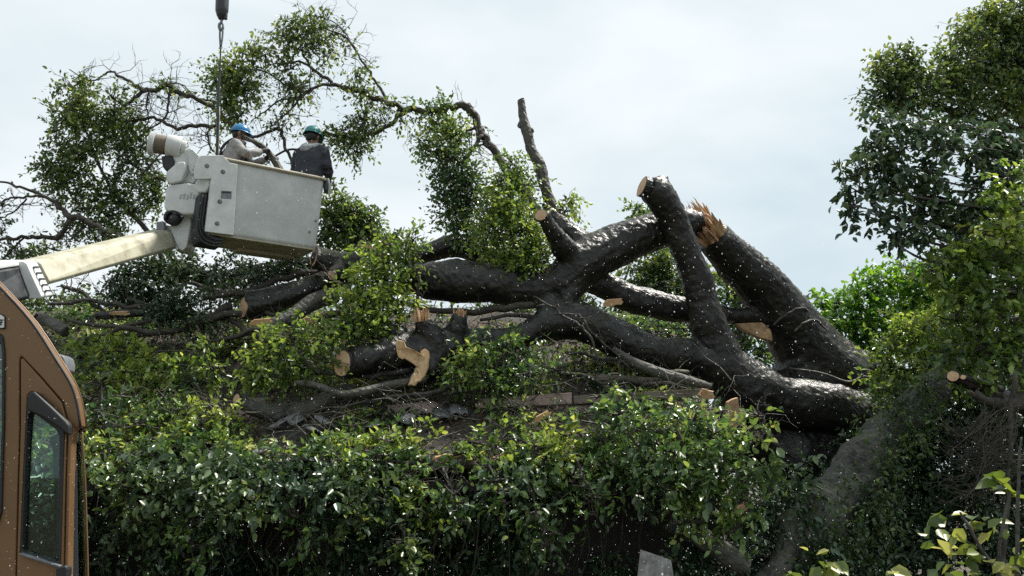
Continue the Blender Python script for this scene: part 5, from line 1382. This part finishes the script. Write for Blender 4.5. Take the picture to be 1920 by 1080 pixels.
# ================================================================== CRANE HOOK AND SLING
HK = empty('crane_hook_block', P(417, 36, 12.9), 'dark heavy hook block hanging from above at the top of the picture', 'crane hook')
mb = MB()
prof = [(-2, .10, 0), (36, .03, 0)]
pts = [(417, -60, 12), (417, -14, 13), (417, -6, 13.2), (416.5, 8, 13.2), (416, 20, 13), (415.5, 28, 10.5), (415, 34, 7), (415, 37, 4)]
mb.tube([P(a, b, 12.9) for a, b, r in pts], [M(r, 12.9) for a, b, r in pts], 20, 3); mb.build('block', DKM, HK)
mb = MB(); mb.tube([P(417, -300, 12.9), P(417, -58, 12.9)], [.012, .012], 6); mb.build('wire_rope', GREYM, HK)
mb = MB(); mb.box(P(423, 31, 12.9), (.05, .06, .10)); mb.build('latch', DKM, HK, bevel=.01)
mb = MB()
hp = [(415, 36), (415, 42), (411.5, 46), (411.5, 52), (414, 56), (417.5, 54), (418, 47), (416.5, 44)]
mb.tube([P(a, b, 12.9) for a, b in hp], [.02, .022, .026, .026, .026, .024, .016, .01], 8, 4); mb.build('hook', GREYM, HK)
SL = empty('lifting_sling', P(408, 300, 12.95), 'long dark lifting strap hanging from the hook down behind the bucket', 'sling')
mb = MB()
for pp in ([(412.5, 54), (412.2, 70), (413.5, 88)], [(418, 53), (416.8, 72), (414.2, 88)]):
    mb.tube([P(a, b, 12.9) for a, b in pp], .016, 6, 3)
mb.build('loop', GREYM, SL)
mb = MB(); sp = [(413.8, 87, 1.6), (413, 110, 1.7), (411.5, 140, 2.5), (409.5, 180, 3), (408.5, 230, 3.2), (407, 280, 3), (405, 330, 3)]
mb.tube([P(a, b, 12.92) for a, b, r in sp], [M(r, 12.9) for a, b, r in sp], 8, 3); mb.build('strap', DKM, SL)
mb = MB(); mb.tube([P(412, 200, 12.85), P(411, 250, 12.85), P(409, 300, 12.85)], .006, 5, 2); mb.build('tag_line', CREAM, SL)

# ================================================================== THE TWO WORKERS
SKIN = paint_mat('skin', (0.22, 0.12, 0.08), (0.32, 0.19, 0.13), rough=0.55, scale=12)
JACK1 = paint_mat('grey_beige_jacket', (0.22, 0.213, 0.205), (0.36, 0.35, 0.338), rough=0.85, scale=8, bumpy=0.5)
JACK2 = paint_mat('navy_black_jacket', (0.008, 0.010, 0.016), (0.028, 0.031, 0.042), rough=0.6, scale=8, bumpy=0.5)
TROU = paint_mat('dark_trousers', (0.02, 0.021, 0.026), (0.05, 0.05, 0.058), rough=0.9, scale=10)
GLOVE = paint_mat('dark_gloves', (0.02, 0.02, 0.022), (0.06, 0.058, 0.055), rough=0.8, scale=20)
HOODM = paint_mat('pale_grey_hood', (0.28, 0.29, 0.29), (0.46, 0.47, 0.47), rough=0.9, scale=15)
HARN = paint_mat('black_harness_webbing', (0.01, 0.01, 0.012), (0.03, 0.03, 0.033), rough=0.7, scale=20)
HAIR = paint_mat('black_hair', (0.008, 0.007, 0.006), (0.02, 0.018, 0.016), rough=0.6, scale=30)
BLUE = paint_mat('blue_helmet', (0.02, 0.17, 0.36), (0.035, 0.22, 0.44), rough=0.3, scale=6)
TEAL = paint_mat('teal_helmet', (0.03, 0.19, 0.19), (0.05, 0.25, 0.24), rough=0.3, scale=6)

def person(loc, yaw, s, label, jmat, hmat, lean, hands, elbows, head_pitch, hood, harness, group=None):
    e = empty('person', loc, label, 'person', group)
    Mx = Matrix.Translation(loc) @ Matrix.Rotation(yaw, 4, 'Z') @ Matrix.Scale(s, 4)
    def T(x, y, z):
        k = lean * max(0, z - 0.92)          # bend forward from the hips
        return Mx @ Vector((x + k, y, z))
    def W(v): return Mx @ Vector(v)
    # --- body: head, neck, trunk, arms, hands, legs, one surface
    mb = MB()
    def tb(pts, rad, sides=12, res=3, w_=T):
        mb.tube([w_(*p) for p in pts], [r * s for r in rad], sides, res)
    tb([(0, 0, .95), (0.0, 0, 1.12), (0.0, 0, 1.30), (0, 0, 1.40)], [.12, .125, .135, .09])
    tb([(-.01, 0, 1.36), (.005, 0, 1.46), (.015, 0, 1.52)], [.062, .055, .055])
    tb([(.02, 0, 1.485), (.015, 0, 1.53), (.005, 0, 1.59), (0, 0, 1.64), (0, 0, 1.69), (0, 0, 1.715)], [.045, .07, .086, .09, .070, .03], 16)
    tb([(.075, 0, 1.52), (.06, 0, 1.56)], [.035, .05])                       # jaw
    tb([(.085, 0, 1.595), (.103, 0, 1.575), (.112, 0, 1.565), (.10, 0, 1.555)], [.008, .012, .014, .01], 8)   # nose
    for sy in (-1, 1):
        tb([(-.005, sy * .086, 1.545), (-.012, sy * .094, 1.575), (-.008, sy * .094, 1.60)], [.008, .014, .012], 7)  # ear
        tb([(.088, sy * .030, 1.607), (.085, sy * .045, 1.612)], [.010, .008], 7)       # brow
        h = Vector(hands[0 if sy > 0 else 1]); el = Vector(elbows[0 if sy > 0 else 1])
        sh = Vector((lean * .47, sy * .19, 1.39))
        mb.tube([W(sh), W(sh.lerp(el, .5)), W(el)], [.055 * s, .048 * s, .042 * s], 10, 3)
        wr = el.lerp(h, .86)
        mb.tube([W(el), W(el.lerp(wr, .5)), W(wr)], [.042 * s, .038 * s, .028 * s], 10, 3)
        tb([(0, sy * .09, .95), (.015, sy * .10, .5), (-.01, sy * .11, .1)], [.085, .058, .042])
        tb([(-.05, sy * .11, .05), (.06, sy * .115, .05), (.16, sy * .12, .035)], [.045, .045, .03])
    me = remesh('body', mb.V, mb.F, 0.012, 2)
    body = link('body', me, SKIN, e)
    # --- gloves with a palm, four fingers and a thumb, curled
    for sy in (-1, 1):
        h = Vector(hands[0 if sy > 0 else 1]); el = Vector(elbows[0 if sy > 0 else 1])
        d = (h - el).normalized(); wr = el.lerp(h, .84)
        sd_ = d.cross(Vector((0, 0, 1))).normalized() * -sy; up = sd_.cross(d).normalized()
        if up.z < 0: up = -up
        mb = MB()
        mb.tube([W(wr - d * .05), W(wr), W(wr + d * .05), W(wr + d * .085)], [.034 * s, .036 * s, .040 * s, .036 * s], 10, 2)
        for k, (off, ln) in enumerate(((-.030, .060), (-.010, .070), (.011, .066), (.030, .052))):
            b0 = wr + d * .075 + sd_ * off
            mb.tube([W(b0), W(b0 + d * ln * .5 + up * .004), W(b0 + d * ln * .8 - up * .022), W(b0 + d * ln * .55 - up * .046)], [.0115 * s, .011 * s, .010 * s, .008 * s], 7, 3)
        b0 = wr + d * .03 - sd_ * .034
        mb.tube([W(b0), W(b0 + d * .035 - sd_ * .026), W(b0 + d * .058 - up * .02 - sd_ * .018)], [.014 * s, .0125 * s, .010 * s], 7, 3)
        me = remesh('glove', mb.V, mb.F, 0.007, 1); link('glove', me, GLOVE, e)
    # --- jacket
    mb = MB()
    tb([(0, 0, .84), (0, 0, .95), (0, 0, 1.10), (0, 0, 1.25), (0, 0, 1.36), (0, 0, 1.43)], [.165, .170, .165, .175, .155, .085], 18)
    for sy in (-1, 1):
        tb([(0, sy * .07, .86), (0, sy * .075, 1.05), (0, sy * .085, 1.25), (0, sy * .09, 1.36)], [.130, .125, .135, .10], 14)
        h = Vector(hands[0 if sy > 0 else 1]); el = Vector(elbows[0 if sy > 0 else 1])
        sh = Vector((lean * .45, sy * .175, 1.36))
        mb.tube([W(sh + Vector((0, -sy * .08, .0))), W(sh), W(sh.lerp(el, .5)), W(el)], [.09 * s, .092 * s, .078 * s, .068 * s], 14, 3)
        wr = el.lerp(h, .84)
        mb.tube([W(el), W(el.lerp(wr, .5)), W(wr)], [.068 * s, .062 * s, .048 * s], 12, 3)
    me = remesh('jacket', mb.V, mb.F, 0.014, 3)
    displace(me, lambda p: 0.014 * mnoise.noise(Vector((p.x * 7, p.y * 7, p.z * 11))) + 0.010 * (abs(mnoise.noise(Vector((p.x * 13, p.y * 13, p.z * 20)))) - .2))
    link('jacket', me, jmat, e)
    # --- trousers
    mb = MB()
    for sy in (-1, 1):
        tb([(0, sy * .06, .98), (0, sy * .09, .80), (.02, sy * .10, .5), (-.005, sy * .11, .12)], [.125, .115, .082, .072], 14)
    me = remesh('trousers', mb.V, mb.F, 0.016, 2); displace(me, lambda p: 0.012 * mnoise.noise(p * 9)); link('trousers', me, TROU, e)
    # --- collar or hood
    mb = MB(); n = 24; pts = []
    for k in range(n + 1):
        a = 2 * math.pi * k / n
        pts.append(T(-.01 + .105 * math.cos(a), .115 * math.sin(a), 1.44 + .018 * math.cos(a) + .01 * math.sin(3 * a)))
    mb.tube(pts, [(.036 if hood else .028) * s] * (n + 1), 10)
    if hood: mb.tube([T(-.09, -.10, 1.42), T(-.15, 0, 1.37), T(-.09, .10, 1.42)], [.03 * s, .055 * s, .03 * s], 10, 4)
    me = remesh('hood' if hood else 'collar', mb.V, mb.F, 0.01, 2); displace(me, lambda p: 0.01 * mnoise.noise(p * 22)); link('hood' if hood else 'collar', me, HOODM if hood else jmat, e)
    # --- hair under the helmet
    mb = MB(); mb.tube([T(-.028, 0, 1.53), T(-.03, 0, 1.58), T(-.018, 0, 1.64)], [.066 * s, .088 * s, .09 * s], 14, 3)
    me = remesh('hair', mb.V, mb.F, 0.012, 2); link('hair', me, HAIR, e)
    # --- helmet: dome, brim and rain gutter
    hc = T(.0, 0, 1.625)
    Rm = Mx.to_3x3() @ Matrix.Rotation(head_pitch, 3, 'Y')
    V, Fc = [], []; na_, nb_ = 28, 9
    for i in range(nb_ + 1):
        t_ = i / nb_ * math.pi / 2
        for k in range(na_):
            a = 2 * math.pi * k / na_
            rx, ry, rz = .140, .118, .128
            ridge = 1 + .03 * max(0, math.cos(3 * (a - math.pi / 2)) ) * math.sin(t_) * 0
            V.append(hc + Rm @ Vector((rx * math.cos(t_) * math.cos(a), ry * math.cos(t_) * math.sin(a), rz * math.sin(t_) ** .9)))
    for i in range(nb_):
        for k in range(na_):
            k2 = (k + 1) % na_
            Fc.append((i * na_ + k, i * na_ + k2, (i + 1) * na_ + k2, (i + 1) * na_ + k))
    mb = MB(); mb.add(V, Fc)
    hel = mb.build('helmet', hmat, e); so = hel.modifiers.new('solid', 'SOLIDIFY'); so.thickness = .006; so.offset = -1
    V, Fc = [], []
    for j, (f_, dz) in enumerate(((1.0, 0.004), (1.07, -.006), (1.07, -.014), (1.0, -.012))):
        for k in range(na_):
            a = 2 * math.pi * k / na_
            peak = 1 + (.26 * max(0, math.cos(a)) ** 2 if f_ > 1 else 0)
            V.append(hc + Rm @ Vector((.140 * f_ * peak * math.cos(a), .118 * f_ * math.sin(a), dz - (.02 * max(0, math.cos(a)) ** 2 if f_ > 1 else 0))))
    for j in range(4):
        j2 = (j + 1) % 4
        for k in range(na_):
            k2 = (k + 1) % na_
            Fc.append((j * na_ + k, j * na_ + k2, j2 * na_ + k2, j2 * na_ + k))
    mb = MB(); mb.add(V, Fc); mb.build('brim', hmat, hel)
    # chin strap
    mb = MB(); mb.tube([T(.02, .095, 1.61), T(.045, .085, 1.53), T(.06, .0, 1.478), T(.045, -.085, 1.53), T(.02, -.095, 1.61)], .007 * s, 6, 4); mb.build('chin_strap', HARN, e)
    if harness:
        mb = MB()
        for sy in (-1, 1):
            mb.tube([T(-.185, sy * .02, 1.05), T(-.195, sy * .05, 1.2), T(-.17, sy * .11, 1.36), T(-.03, sy * .12, 1.475), T(.13, sy * .13, 1.36), T(.185, sy * .12, 1.15), T(.17, sy * .13, .95)], .021 * s, 7, 4)
        pts = []
        for k in range(21):
            a = 2 * math.pi * k / 20; pts.append(T(.185 * math.cos(a), .225 * math.sin(a), .97))
        mb.tube(pts, .024 * s, 7)
        mb.box(T(-.21, 0, 1.16), (.07, .08, .10)); mb.box(T(-.21, .12, 1.02), (.10, .09, .12))
        mb.build('harness', HARN, e)
    return e

FLOOR = bl.z + 0.062
tlp = Vector((tl.x, tl.y, 0))
def in_bucket(px, inset):             # a spot on the bucket floor under a photo column
    for k in range(400):
        q = tlp + E * (k * .005) + NB * inset
        if 960 + q.x / q.y * F * 1.0 >= px: return Vector((q.x, q.y, FLOOR))
    return Vector((q.x, q.y, FLOOR))
def col_x(p):                          # photo column of a point
    d = p - CAM; zc = d.y * CP + d.z * SP
    return 960 + F * d.x / zc
def bucket_spot(px, inset):
    best = None
    for k in range(360):
        q = tlp + E * (k * .005) + NB * inset; q.z = FLOOR + 1.6
        err = abs(col_x(q) - px)
        if best is None or err < best[0]: best = (err, q.copy())
    q = best[1]; q.z = FLOOR; return q
def scale_for(q, py):                  # height that brings the helmet top to a photo row
    for k in range(200):
        s = 0.8 + k * .003
        d = q + Vector((0, 0, 1.755 * s)) - CAM
        zc = d.y * CP + d.z * SP; yc = -d.y * SP + d.z * CP
        if 540 - F * yc / zc <= py: return s
    return 1.0
q1 = bucket_spot(436, .40); q2 = bucket_spot(580, .42)
s1, s2 = scale_for(q1, 232), scale_for(q2, 233)
print('workers scale', s1, s2, q1, q2)
person(q1, R(12), s1, 'worker in a blue helmet and grey beige jacket with black harness, handling a branch', JACK1, BLUE, 0.16,
       [(.52, .10, 1.30), (.48, -.12, 1.32)], [(.30, .22, 1.20), (.26, -.25, 1.19)], R(6), False, True)
person(q2, R(70), s2, 'worker in a teal helmet and dark jacket seen from behind', JACK2, TEAL, 0.10,
       [(.34, .12, 1.06), (.34, -.10, 1.06)], [(.07, .27, 1.10), (.09, -.25, 1.10)], R(8), True, False)
yb = q1.y - .05
log('cut_branch', [[(452, 252, 3.0, yb), (470, 263, 4, yb), (488, 270, 4.5, yb + .05), (500, 282, 6, yb + .1), (511, 296, 7, yb + .15), (526, 320, 7.5, yb + .2)]], BARK_GREY,
    'short crooked branch in the gloves of the worker in the blue helmet', 'branch', voxel=0.01, big=.006, small=.004)

# ================================================================== BROWN CAB
CABY = 4.0
PAINT = paint_mat('copper_brown_paint', (0.150, 0.080, 0.032), (0.200, 0.110, 0.046), rough=0.42, metallic=0.2, scale=3, chips=(0.52, 0.36, 0.21), chip_thr=0.085, chip_scale=34)
GLASS, t_, b__ = new_mat('tinted_glass')
gl = N(t_, 'ShaderNodeBsdfGlossy', Roughness=0.03); gl.inputs['Color'].default_value = (1, 1, 1, 1)
tp = N(t_, 'ShaderNodeBsdfTransparent'); tp.inputs['Color'].default_value = (0.74, 0.90, 0.84, 1)
fr_ = N(t_, 'ShaderNodeFresnel', IOR=1.5)
ms_ = N(t_, 'ShaderNodeMixShader')
t_.links.new(fr_.outputs[0], ms_.inputs[0]); t_.links.new(tp.outputs[0], ms_.inputs[1]); t_.links.new(gl.outputs[0], ms_.inputs[2])
t_.links.new(ms_.outputs[0], t_.nodes['Material Output'].inputs['Surface'])

def holed(name, outer, holes, Y, thick, mat, parent, bevel=0.0):
    bm = bmesh.new(); es = []
    for loop in [outer] + holes:
        vs = [bm.verts.new(P(a, b, Y)) for a, b in loop]
        for i in range(len(vs)): es.append(bm.edges.new((vs[i], vs[(i + 1) % len(vs)])))
    bmesh.ops.triangle_fill(bm, use_beauty=True, use_dissolve=False, edges=es)
    for f in bm.faces:
        f.normal_update()
        if f.normal.y > 0: f.normal_flip()
    ret = bmesh.ops.extrude_face_region(bm, geom=list(bm.faces))
    for v in [g_ for g_ in ret['geom'] if isinstance(g_, bmesh.types.BMVert)]: v.co.y += thick
    bmesh.ops.recalc_face_normals(bm, faces=bm.faces)
    me = bpy.data.meshes.new(name); bm.to_mesh(me); bm.free()
    o = link(name, me, mat, parent, smooth=False)
    if bevel:
        b = o.modifiers.new('bevel', 'BEVEL'); b.width = bevel; b.segments = 3; b.limit_method = 'ANGLE'; b.angle_limit = R(40)
    return o
CAB = empty('machine_cab', Vector((P(0, 1080, CABY).x, CABY + .7, 0)), 'copper brown machine cab with sloping front and tinted door window, at the left edge', 'machine cab')
edge = [(0, 537), (30, 568), (60, 603), (85, 640), (106, 674), (122, 699), (135, 722), (143, 746), (148, 769), (152, 800)]
shell = [(-420, 395), (-190, 400), (-110, 428), (-50, 484)] + edge + [(139, 803), (134, 830), (131, 900), (129, 1000), (127, 1100), (126, 1420), (-420, 1420)]
door_o = [(36, 672), (40, 668), (78, 708), (118, 754), (127, 790), (127, 806), (124, 900), (122, 1000), (120, 1100), (119, 1400), (24, 1400), (28, 1100), (33, 900), (36, 800)]
rear_o = [(-230, 640), (-10, 622), (4, 630), (8, 660), (7, 800), (2, 960), (-10, 1000), (-230, 1000)]
holed('shell', shell, [door_o, rear_o], CABY, 0.05, PAINT, CAB, 0.008)
door_i = [(38.5, 674), (41, 671), (78, 711.5), (115.5, 755.5), (124.5, 790), (124.5, 806), (121.5, 900), (119.5, 1000), (117.5, 1100), (116.5, 1397), (26.5, 1397), (30.5, 1100), (35.5, 900), (38.5, 800)]
win = [(51, 742), (56, 735), (62, 734), (90, 762), (116, 789), (122, 800), (119, 830), (112, 1060), (37.5, 1037), (44, 880), (49, 780)]
door = holed('door', door_i, [win], CABY - 0.006, 0.045, PAINT, CAB, 0.006)
holed('door_seal', [(a * 1.0, b) for a, b in door_o], [[(a + (3 if a < 70 else -5), b + (5 if b < 800 else -5)) for a, b in door_i]], CABY + 0.052, 0.02, RUB, CAB)
wf = holed('window_frame', win, [[(54, 775), (60, 772), (105, 806), (111, 818), (109, 1053), (41, 1033), (47, 880), (52, 790)]], CABY - 0.014, 0.05, RUB, door, 0.005)
prism_px('window_glass', [(52, 770), (60, 765), (110, 800), (114, 820), (111, 1057), (39, 1036), (46, 880)], CABY + 0.012, 0.006, GLASS, door, smooth=False)
visor = prism_px('rain_visor', [(50, 745), (54, 737), (62, 732), (95, 762), (124, 790), (129, 797), (128, 816), (121, 812), (110, 802), (80, 783), (56, 772), (51, 768)], CABY - 0.055, 0.045, RUB, door, bevel=0.014, seg=3)
prism_px('inner_post', [(108, 800), (116, 806), (112, 1060), (105, 1056)], CABY + 0.06, 0.05, RUB, door, smooth=False)
prism_px('window_rail', [(37, 1036), (74, 1047), (112, 1060), (112, 1066), (74, 1054), (37, 1042)], CABY - 0.03, 0.03, GREYM, door, bevel=0.005)
prism_px('handle', [(104, 1064), (122, 1060), (126, 1066), (124, 1100), (104, 1100)], CABY - 0.05, 0.05, RUB, door, bevel=0.01)
mb = MB(); mb.tube([P(48, 1040, CABY + .03), P(66, 1036, CABY + .03), P(82, 1041, CABY + .03)], .006, 6, 3); mb.build('wiper', RUB, door)
holed('window_frame', rear_o, [[(-220, 655), (-12, 638), (1, 646), (3, 664), (2, 800), (-3, 945), (-12, 985), (-220, 985)]], CABY - 0.012, 0.05, RUB, CAB, 0.006)
prism_px('rear_glass', [(-225, 645), (-10, 628), (3, 640), (4, 800), (-2, 960), (-12, 992), (-225, 992)], CABY + 0.015, 0.006, GLASS, CAB, smooth=False)
# roof and sloping front, wrapped back over the far side
fr = [(-420, 395), (-190, 400), (-110, 428), (-50, 484)] + edge
V, Fc = [], []; K = len(fr)
steps = [(0.0, 0.0), (0.10, 0.015), (0.9, 0.03), (1.25, 0.0)]
for (dy, dz) in steps:
    for a, b in fr:
        p = P(a, b, CABY); V.append(p + Vector((-.52 * dy, 0.05 + dy, dz * 0)))
for j in range(len(steps) - 1):
    for i in range(K - 1):
        Fc.append((j * K + i, j * K + i + 1, (j + 1) * K + i + 1, (j + 1) * K + i))
mb = MB(); mb.add(V, Fc); o = mb.build('roof', PAINT, CAB); so = o.modifiers.new('solid', 'SOLIDIFY'); so.thickness = .006; so.offset = 0
# dark seam moulding that follows the sloping edge
mb = MB(); mb.tube([P(a - 1, b + 1, CABY - .002) for a, b in edge], .006, 6, 2); mb.build('edge_trim', RUB, CAB)
# far side panel with a matching window opening, floor, seat
def far(poly): return [(P(a, b, CABY)) for a, b in poly]
bm_poly = [(-420, 395), (-190, 400), (-110, 428), (-50, 484)] + edge + [(126, 1420), (-420, 1420)]
hole_f = [(-200, 600), (40, 640), (112, 740), (126, 810), (122, 1000), (117, 1390), (-200, 1390)]
bm = bmesh.new(); es = []
for loop in (bm_poly, hole_f):
    vs = [bm.verts.new(P(a, b, CABY) + Vector((-.62, 1.30, 0))) for a, b in loop]
    for i in range(len(vs)): es.append(bm.edges.new((vs[i], vs[(i + 1) % len(vs)])))
bmesh.ops.triangle_fill(bm, use_beauty=True, edges=es)
me = bpy.data.meshes.new('far_panel'); bm.to_mesh(me); bm.free()
o = link('far_panel', me, PAINT, CAB, smooth=False); so = o.modifiers.new('solid', 'SOLIDIFY'); so.thickness = .04
mb = MB(); mb.box((-3.1, 4.65, .95), (1.2, 1.1, .1)); mb.build('floor_pan', DKM, CAB, smooth=False)
mb = MB(); mb.box((-3.05, 4.6, 1.25), (.5, .5, .5)); mb.box((-3.28, 4.6, 1.75), (.14, .5, .75), Matrix.Rotation(R(-8), 3, 'Y')); mb.build('seat', RUB, CAB, bevel=.05)
# curved windscreen strip at the front corner
V, Fc = [], []
col_e = [(137, 803), (134, 830), (132, 900), (130, 1000), (128, 1100), (127, 1420)]
col_s = [(152, 801), (156, 842), (160, 908), (163, 1000), (165, 1090), (167, 1420)]
rows = []
for (a, b), (c, d) in zip(col_e, col_s):
    pe, ps = P(a, b, CABY + .03), P(c, d, CABY + .20)
    mid = pe.lerp(ps, .5) + Vector((.018, -.02, 0))
    back1 = ps + Vector((-.14, .22, 0)); back2 = ps + Vector((-.68, 1.05, 0))
    rows.append([pe, mid, ps, back1, back2])
for r__ in rows: V += r__
for i in range(len(rows) - 1):
    for j in range(4): Fc.append((i * 5 + j, i * 5 + j + 1, (i + 1) * 5 + j + 1, (i + 1) * 5 + j))
mb = MB(); mb.add(V, Fc); o = mb.build('windscreen', GLASS, CAB); so = o.modifiers.new('solid', 'SOLIDIFY'); so.thickness = .006
mb = MB(); mb.tube([r__[2] + Vector((.002, -.006, 0)) for r__ in rows], .005, 6, 3); mb.build('windscreen_trim', PAINT, CAB)
mb = MB(); mb.tube([r__[0] + Vector((0.004, -.012, 0)) for r__ in rows], .007, 6, 3); mb.build('windscreen_seal', RUB, CAB)
prism_px('marker_lamp', [(103, 666), (110, 663), (119, 668), (123, 680), (122, 694), (116, 697), (110, 690)], CABY + .12, .10, GREYM, CAB, bevel=.015, seg=3)
# name plate, cut by the picture's edge: only its last letters are in view
pl = prism_px('name_plate', [(-62, 578), (2, 588), (9, 593), (9, 616), (4, 617), (-62, 606)], CABY - .008, .008, RUB, CAB, bevel=.003)
wp = prism_px('plate_face', [(-60, 580.5), (1.5, 590.3), (7.3, 594.5), (7.3, 613.5), (3, 614.5), (-60, 603.5)], CABY - .0105, .003, paint_mat('white_plate', (.62, .62, .6), (.72, .72, .70), rough=.4), pl, smooth=False)
fc = bpy.data.curves.new('lettering', 'FONT'); fc.body = 'GE'; fc.size = M(15.5, CABY); fc.extrude = .0012; fc.space_character = .92; fc.offset = .0006
to = bpy.data.objects.new('lettering_raw', fc); C.objects.link(to)
dg = bpy.context.evaluated_depsgraph_get(); dg.update()
tm = bpy.data.meshes.new_from_object(to.evaluated_get(dg)); bpy.data.objects.remove(to)
tm.name = 'lettering'; tm.materials.clear()
c0 = P(-7.5, 608, CABY - .0125)
slope_ = math.atan2((P(-60, 580, CABY) - P(0, 590, CABY)).z, 60 / F * CABY)
tm.transform(Matrix.Translation(c0) @ Matrix.Rotation(R(9) , 4, 'Y') @ Matrix.Rotation(R(90), 4, 'X') @ Matrix.Scale(.62, 4, (1, 0, 0)))
link('lettering', tm, RUB, wp, smooth=False)

# ================================================================== SPECKS ADDED IN THE AIR IN PLACE OF DROPS ON THE GLASS
def speck_cloud():
    g = np.random.default_rng(99)
    m, t, b = new_mat('bright_drop')
    b.inputs['Base Color'].default_value = (0.86, 0.87, 0.87, 1); b.inputs['Roughness'].default_value = .25
    tr = N(t, 'ShaderNodeBsdfTranslucent'); tr.inputs['Color'].default_value = (.86, .87, .87, 1)
    ms = N(t, 'ShaderNodeMixShader'); ms.inputs[0].default_value = .5
    t.links.new(b.outputs[0], ms.inputs[1]); t.links.new(tr.outputs[0], ms.inputs[2]); tp_ = N(t, 'ShaderNodeBsdfTransparent'); m2 = N(t, 'ShaderNodeMixShader'); m2.inputs[0].default_value = .55
    t.links.new(ms.outputs[0], m2.inputs[1]); t.links.new(tp_.outputs[0], m2.inputs[2]); t.links.new(m2.outputs[0], t.nodes['Material Output'].inputs['Surface'])
    n = 7500
    y = 1.6 + 2.2 * g.uniform(0, 1, n) ** .8
    x = g.uniform(-.78, .78, n) * y; z = EYE + y * (math.tan(PITCH) + g.uniform(-.42, .20, n))
    r = .00075 * y * g.lognormal(0, .42, n) * .46
    kp = np.array([mnoise.noise(Vector((a_ / b_ * 3.0, c_ / b_ * 3.0, 5.0))) > g.uniform(-.55, .25) for a_, b_, c_ in zip(x, y, z)])
    x, y, z, r = x[kp], y[kp], z[kp], r[kp]; n = len(x)
    octa = np.array([(1, 0, 0), (-1, 0, 0), (0, 1, 0), (0, -1, 0), (0, 0, 1.15), (0, 0, -1.15)], np.float32)
    fcs = np.array([(0, 2, 4), (2, 1, 4), (1, 3, 4), (3, 0, 4), (2, 0, 5), (1, 2, 5), (3, 1, 5), (0, 3, 5)])
    V = (np.stack([x, y, z], 1)[:, None, :] + octa[None] * r[:, None, None]).reshape(-1, 3).astype(np.float32)
    Fi = (fcs[None] + (np.arange(n) * 6)[:, None, None]).reshape(-1)
    me = bpy.data.meshes.new('added_specks'); me.vertices.add(len(V)); me.vertices.foreach_set('co', V.ravel())
    me.loops.add(len(Fi)); me.loops.foreach_set('vertex_index', Fi.astype(np.int32))
    nf = n * 8
    me.polygons.add(nf); me.polygons.foreach_set('loop_start', (np.arange(nf) * 3).astype(np.int32)); me.polygons.foreach_set('loop_total', np.full(nf, 3, np.int32))
    me.update(calc_edges=True)
    o = link('added_specks', me, m, None)
    tag(o, 'fine bright specks added in the air in place of drops on the glass', 'speck_cloud', kind='stuff')
speck_cloud()

for o in sc.objects:                   # dozens of twigs on one limb: beyond counting
    if o.type == 'MESH' and o.parent is not None and o.name.split('.')[0] in ('twigs', 'bare_twigs', 'ivy', 'limbs') and o.name.split('.')[0] != 'limbs':
        o['kind'] = 'stuff'
PO = empty('canvas_pouch', P(612, 352, 13.35), 'small grey pouch with a pale tail hanging outside the right end of the bucket', 'pouch')
mb = MB(); mb.tube([P(611, 334, 13.33), P(612, 340, 13.33), P(613, 350, 13.33), P(613, 358, 13.33), P(612, 363, 13.33)], [.02, .05, .06, .055, .02], 10, 3); mb.build('bag', DKM, PO)
mb = MB(); mb.tube([P(615, 335, 13.3), P(618, 350, 13.3), P(617, 362, 13.3), P(619, 373, 13.3)], [.018, .022, .02, .006], 6, 3); mb.build('strap', HOODM, PO)

# base points of single-mesh things sit under the thing itself
for o in list(sc.objects):
    if o.type == 'MESH' and o.parent is None and o.location.length < 1e-6 and o.get('kind') is None:
        n = len(o.data.vertices); co = np.empty(n * 3, np.float32); o.data.vertices.foreach_get('co', co); co = co.reshape(-1, 3)
        c = Vector(((co[:, 0].min() + co[:, 0].max()) / 2, (co[:, 1].min() + co[:, 1].max()) / 2, co[:, 2].min()))
        o.data.transform(Matrix.Translation(-c)); o.location = c
print('leaves', sum(len(o.data.polygons) for o in sc.objects if o.type == 'MESH'))
